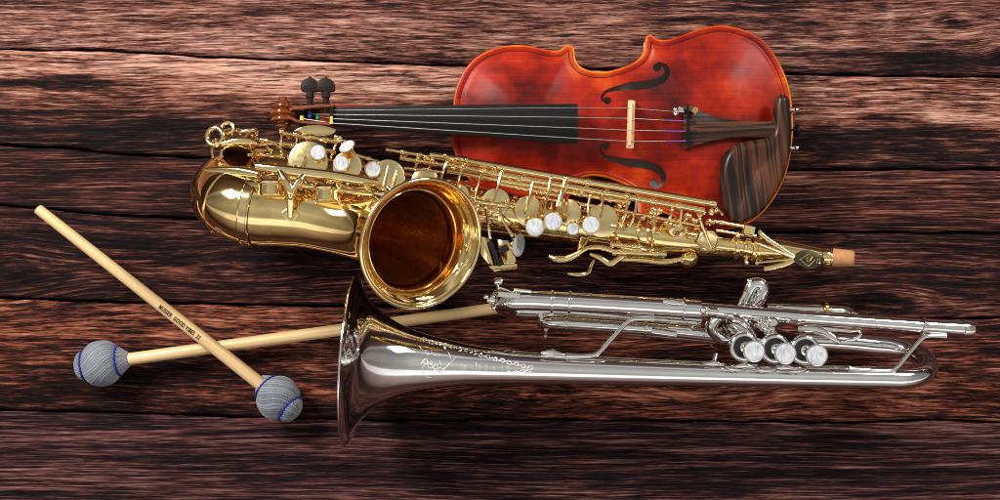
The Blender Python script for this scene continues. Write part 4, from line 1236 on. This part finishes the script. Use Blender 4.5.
# finger hook and thumb saddle on the leadpipe
m = MB(); sp = spline([tuple(P(*p)) for p in [(798,329,96),(812,329.4,99),(824,332.4,102),(833,337.6,104),(840,342.6,104)]], 6)
m.strip([Vector(v) for v in sp], np.interp(np.linspace(0,1,len(sp)), [0,.3,.8,1], [5,8,6,3.4]), 3.2)
m.build('finger_hook', SILVER2, lead)
m = MB(); m.tube([Vector(v) for v in spline([tuple(P(*p)) for p in [(806,327.4,88),(830,330,88),(848,331,88),(859,331,90),(860,335,90),(855,339,90),(846,340,90)]], 6)], 1.5, 8)
m.box(P(803,326.4,92), P(851,331.4,92), 3.0, 3.0)
m.build('pinky_ring', SILVER2, lead)
# braces
def brace(a, b, f0, f1):
    m = MB(); q = [tuple(P(*p)) for p in (f0[0], a, b, f1[0])]
    A_ = P(*a); B_ = P(*b)
    sp = spline([tuple(P(*f0[0])), tuple(A_.lerp(P(*f0[0]), .18)), tuple(A_.lerp(B_, .12)), tuple(A_.lerp(B_, .5)), tuple(A_.lerp(B_, .88)), tuple(B_.lerp(P(*f1[0]), .18)), tuple(P(*f1[0]))], 6)
    m.tube([Vector(v) for v in sp], 2.2, 12)
    for f in (f0, f1):
        m.strip(PP(f), np.linspace(6, 1.6, len(f)), 2.4)
    return m.build('brace', SILVER2, tr)
brace((596,355.6,106),(630,319,98), [(566,356,105),(580,355.6,106),(596,355.8,106)], [(654,319.4,98),(642,318.4,98),(630,318.8,98)])
brace((893,371.4,102),(924,336,98), [(849,369,104),(870,370.4,104),(893,371.4,102)], [(946,336.4,98),(936,335.2,98),(924,335.4,98)])
m = MB(); m.strip(PP([(541,352.6,106),(552,352.4,108),(564,355.6,107)]), [2,7,4], 3); m.strip(PP([(541,356,106.6),(552,355,108),(566,356.8,107)]), [2,5,3], 3); m.build('brace_flange', SILVER2, tb)
for x, y in ((714,364),(745,366.4),(786,368)):
    m = MB(); m.strip(PP([(x-9,y,104),(x,y-1,105),(x+9,y+.8,104)]), [2,6,2], 3); m.rod(P(x, y-1,104), P(x+2, y-10,100), 2.2); m.build('valve_strut', SILVER2, tr)
m = MB(); m.strip(PP([(663,301,102.5),(672,302,103.4),(684,303.6,103)]), [3,7,3], 2.6); m.lathe(P(708,311,100), (1,-.1,0), [(0,3),(.6,4.4),(8,4.4),(9,3)], 18); m.ball(P(703,310.6,101), 3.6); m.build('pipe_fitting', SILVER2, lead)

# ------------------------------------------------------------------ camera, light
sc = bpy.context.scene
cam = bpy.data.cameras.new('camera'); co = bpy.data.objects.new('camera', cam); C.objects.link(co)
co.location = (0, 0, H*S); cam.sensor_width = 36; cam.lens = 36*H/1000.0
cam.clip_start = .02; cam.clip_end = 50
sc.camera = co
wd = bpy.data.worlds.new('World'); sc.world = wd; wd.use_nodes = True
def build_world():
    nt = wd.node_tree; n = N(nt); bg = nt.nodes['Background']
    d = n.add('ShaderNodeNewGeometry').outputs['Incoming']
    v = n.add('ShaderNodeVectorMath', operation='SCALE'); nt.links.new(d, v.inputs[0]); v.inputs[3].default_value = -1
    sx = n.add('ShaderNodeSeparateXYZ'); nt.links.new(v.outputs[0], sx.inputs[0]); x, y, z = sx.outputs
    el = n.math('ARCTAN2', z, n.math('MULTIPLY', y, -1.0))      # 0 = front horizon, pi/2 = overhead, pi = back horizon
    f = n.math('DIVIDE', el, math.pi)
    # the room: brown front band added so metal seems to reflect wood, white front softbox, dim ceiling that brightens towards the back, dark back wall
    col = n.ramp(f, [(0, (.06,.036,.030)), (.08, (.28,.19,.165)), (.19, (.44,.36,.33)), (.218, (.52,.46,.43)), (.234, (1.35,1.37,1.4)), (.328, (1.4,1.4,1.4)), (.352, (.46,.46,.445)),
                     (.42, (.45,.445,.415)), (.51, (.60,.59,.54)), (.60, (.46,.46,.45)), (.70, (.28,.275,.27)), (.76, (.60,.60,.60)), (.80, (.16,.11,.10)), (1, (.04,.02,.017))])
    ax_ = n.math('ABSOLUTE', x)
    side = n.ramp(ax_, [(.45, (1,1,1)), (.80, (.62,.58,.56)), (1, (.40,.34,.32))])
    vary = n.ramp(n.noise(v.outputs[0], 2.2, 2), [(.3, (.72,.72,.72)), (.7, (1.12,1.12,1.12))])
    col = n.mix(1.0, n.mix(1.0, col, side, 'MULTIPLY'), vary, 'MULTIPLY')
    nt.links.new(col, bg.inputs[0]); bg.inputs[1].default_value = WORLD_STRENGTH
WORLD_STRENGTH = 1.0
build_world()
def area(name, loc, target, sx, sy, power, col=(1,.96,.9), spread=180):
    l = bpy.data.lights.new(name, 'AREA'); l.shape = 'RECTANGLE'; l.size = sx; l.size_y = sy; l.energy = power; l.color = col
    l.spread = math.radians(spread)
    o = bpy.data.objects.new(name, l); C.objects.link(o); o.location = loc
    d = Vector(target)-Vector(loc); o.rotation_euler = d.to_track_quat('-Z', 'Y').to_euler()
    return o
area('key_softbox', (-1.15,1.0,1.25), (-.1,.03,0), .6, .5, 66, (1,.95,.9))
area('right_softbox', (1.25,1.1,1.25), (.15,.03,0), .6, .5, 34, (1,.95,.9))
sc.view_settings.view_transform = 'Standard'; sc.view_settings.look = 'None'
sc.view_settings.exposure = 0; sc.view_settings.gamma = 1
sc.cycles.max_bounces = 10; sc.cycles.glossy_bounces = 6
sc.cycles.use_denoising = True
sc.cycles.filter_width = 1.0
sc.cycles.sample_clamp_indirect = 6
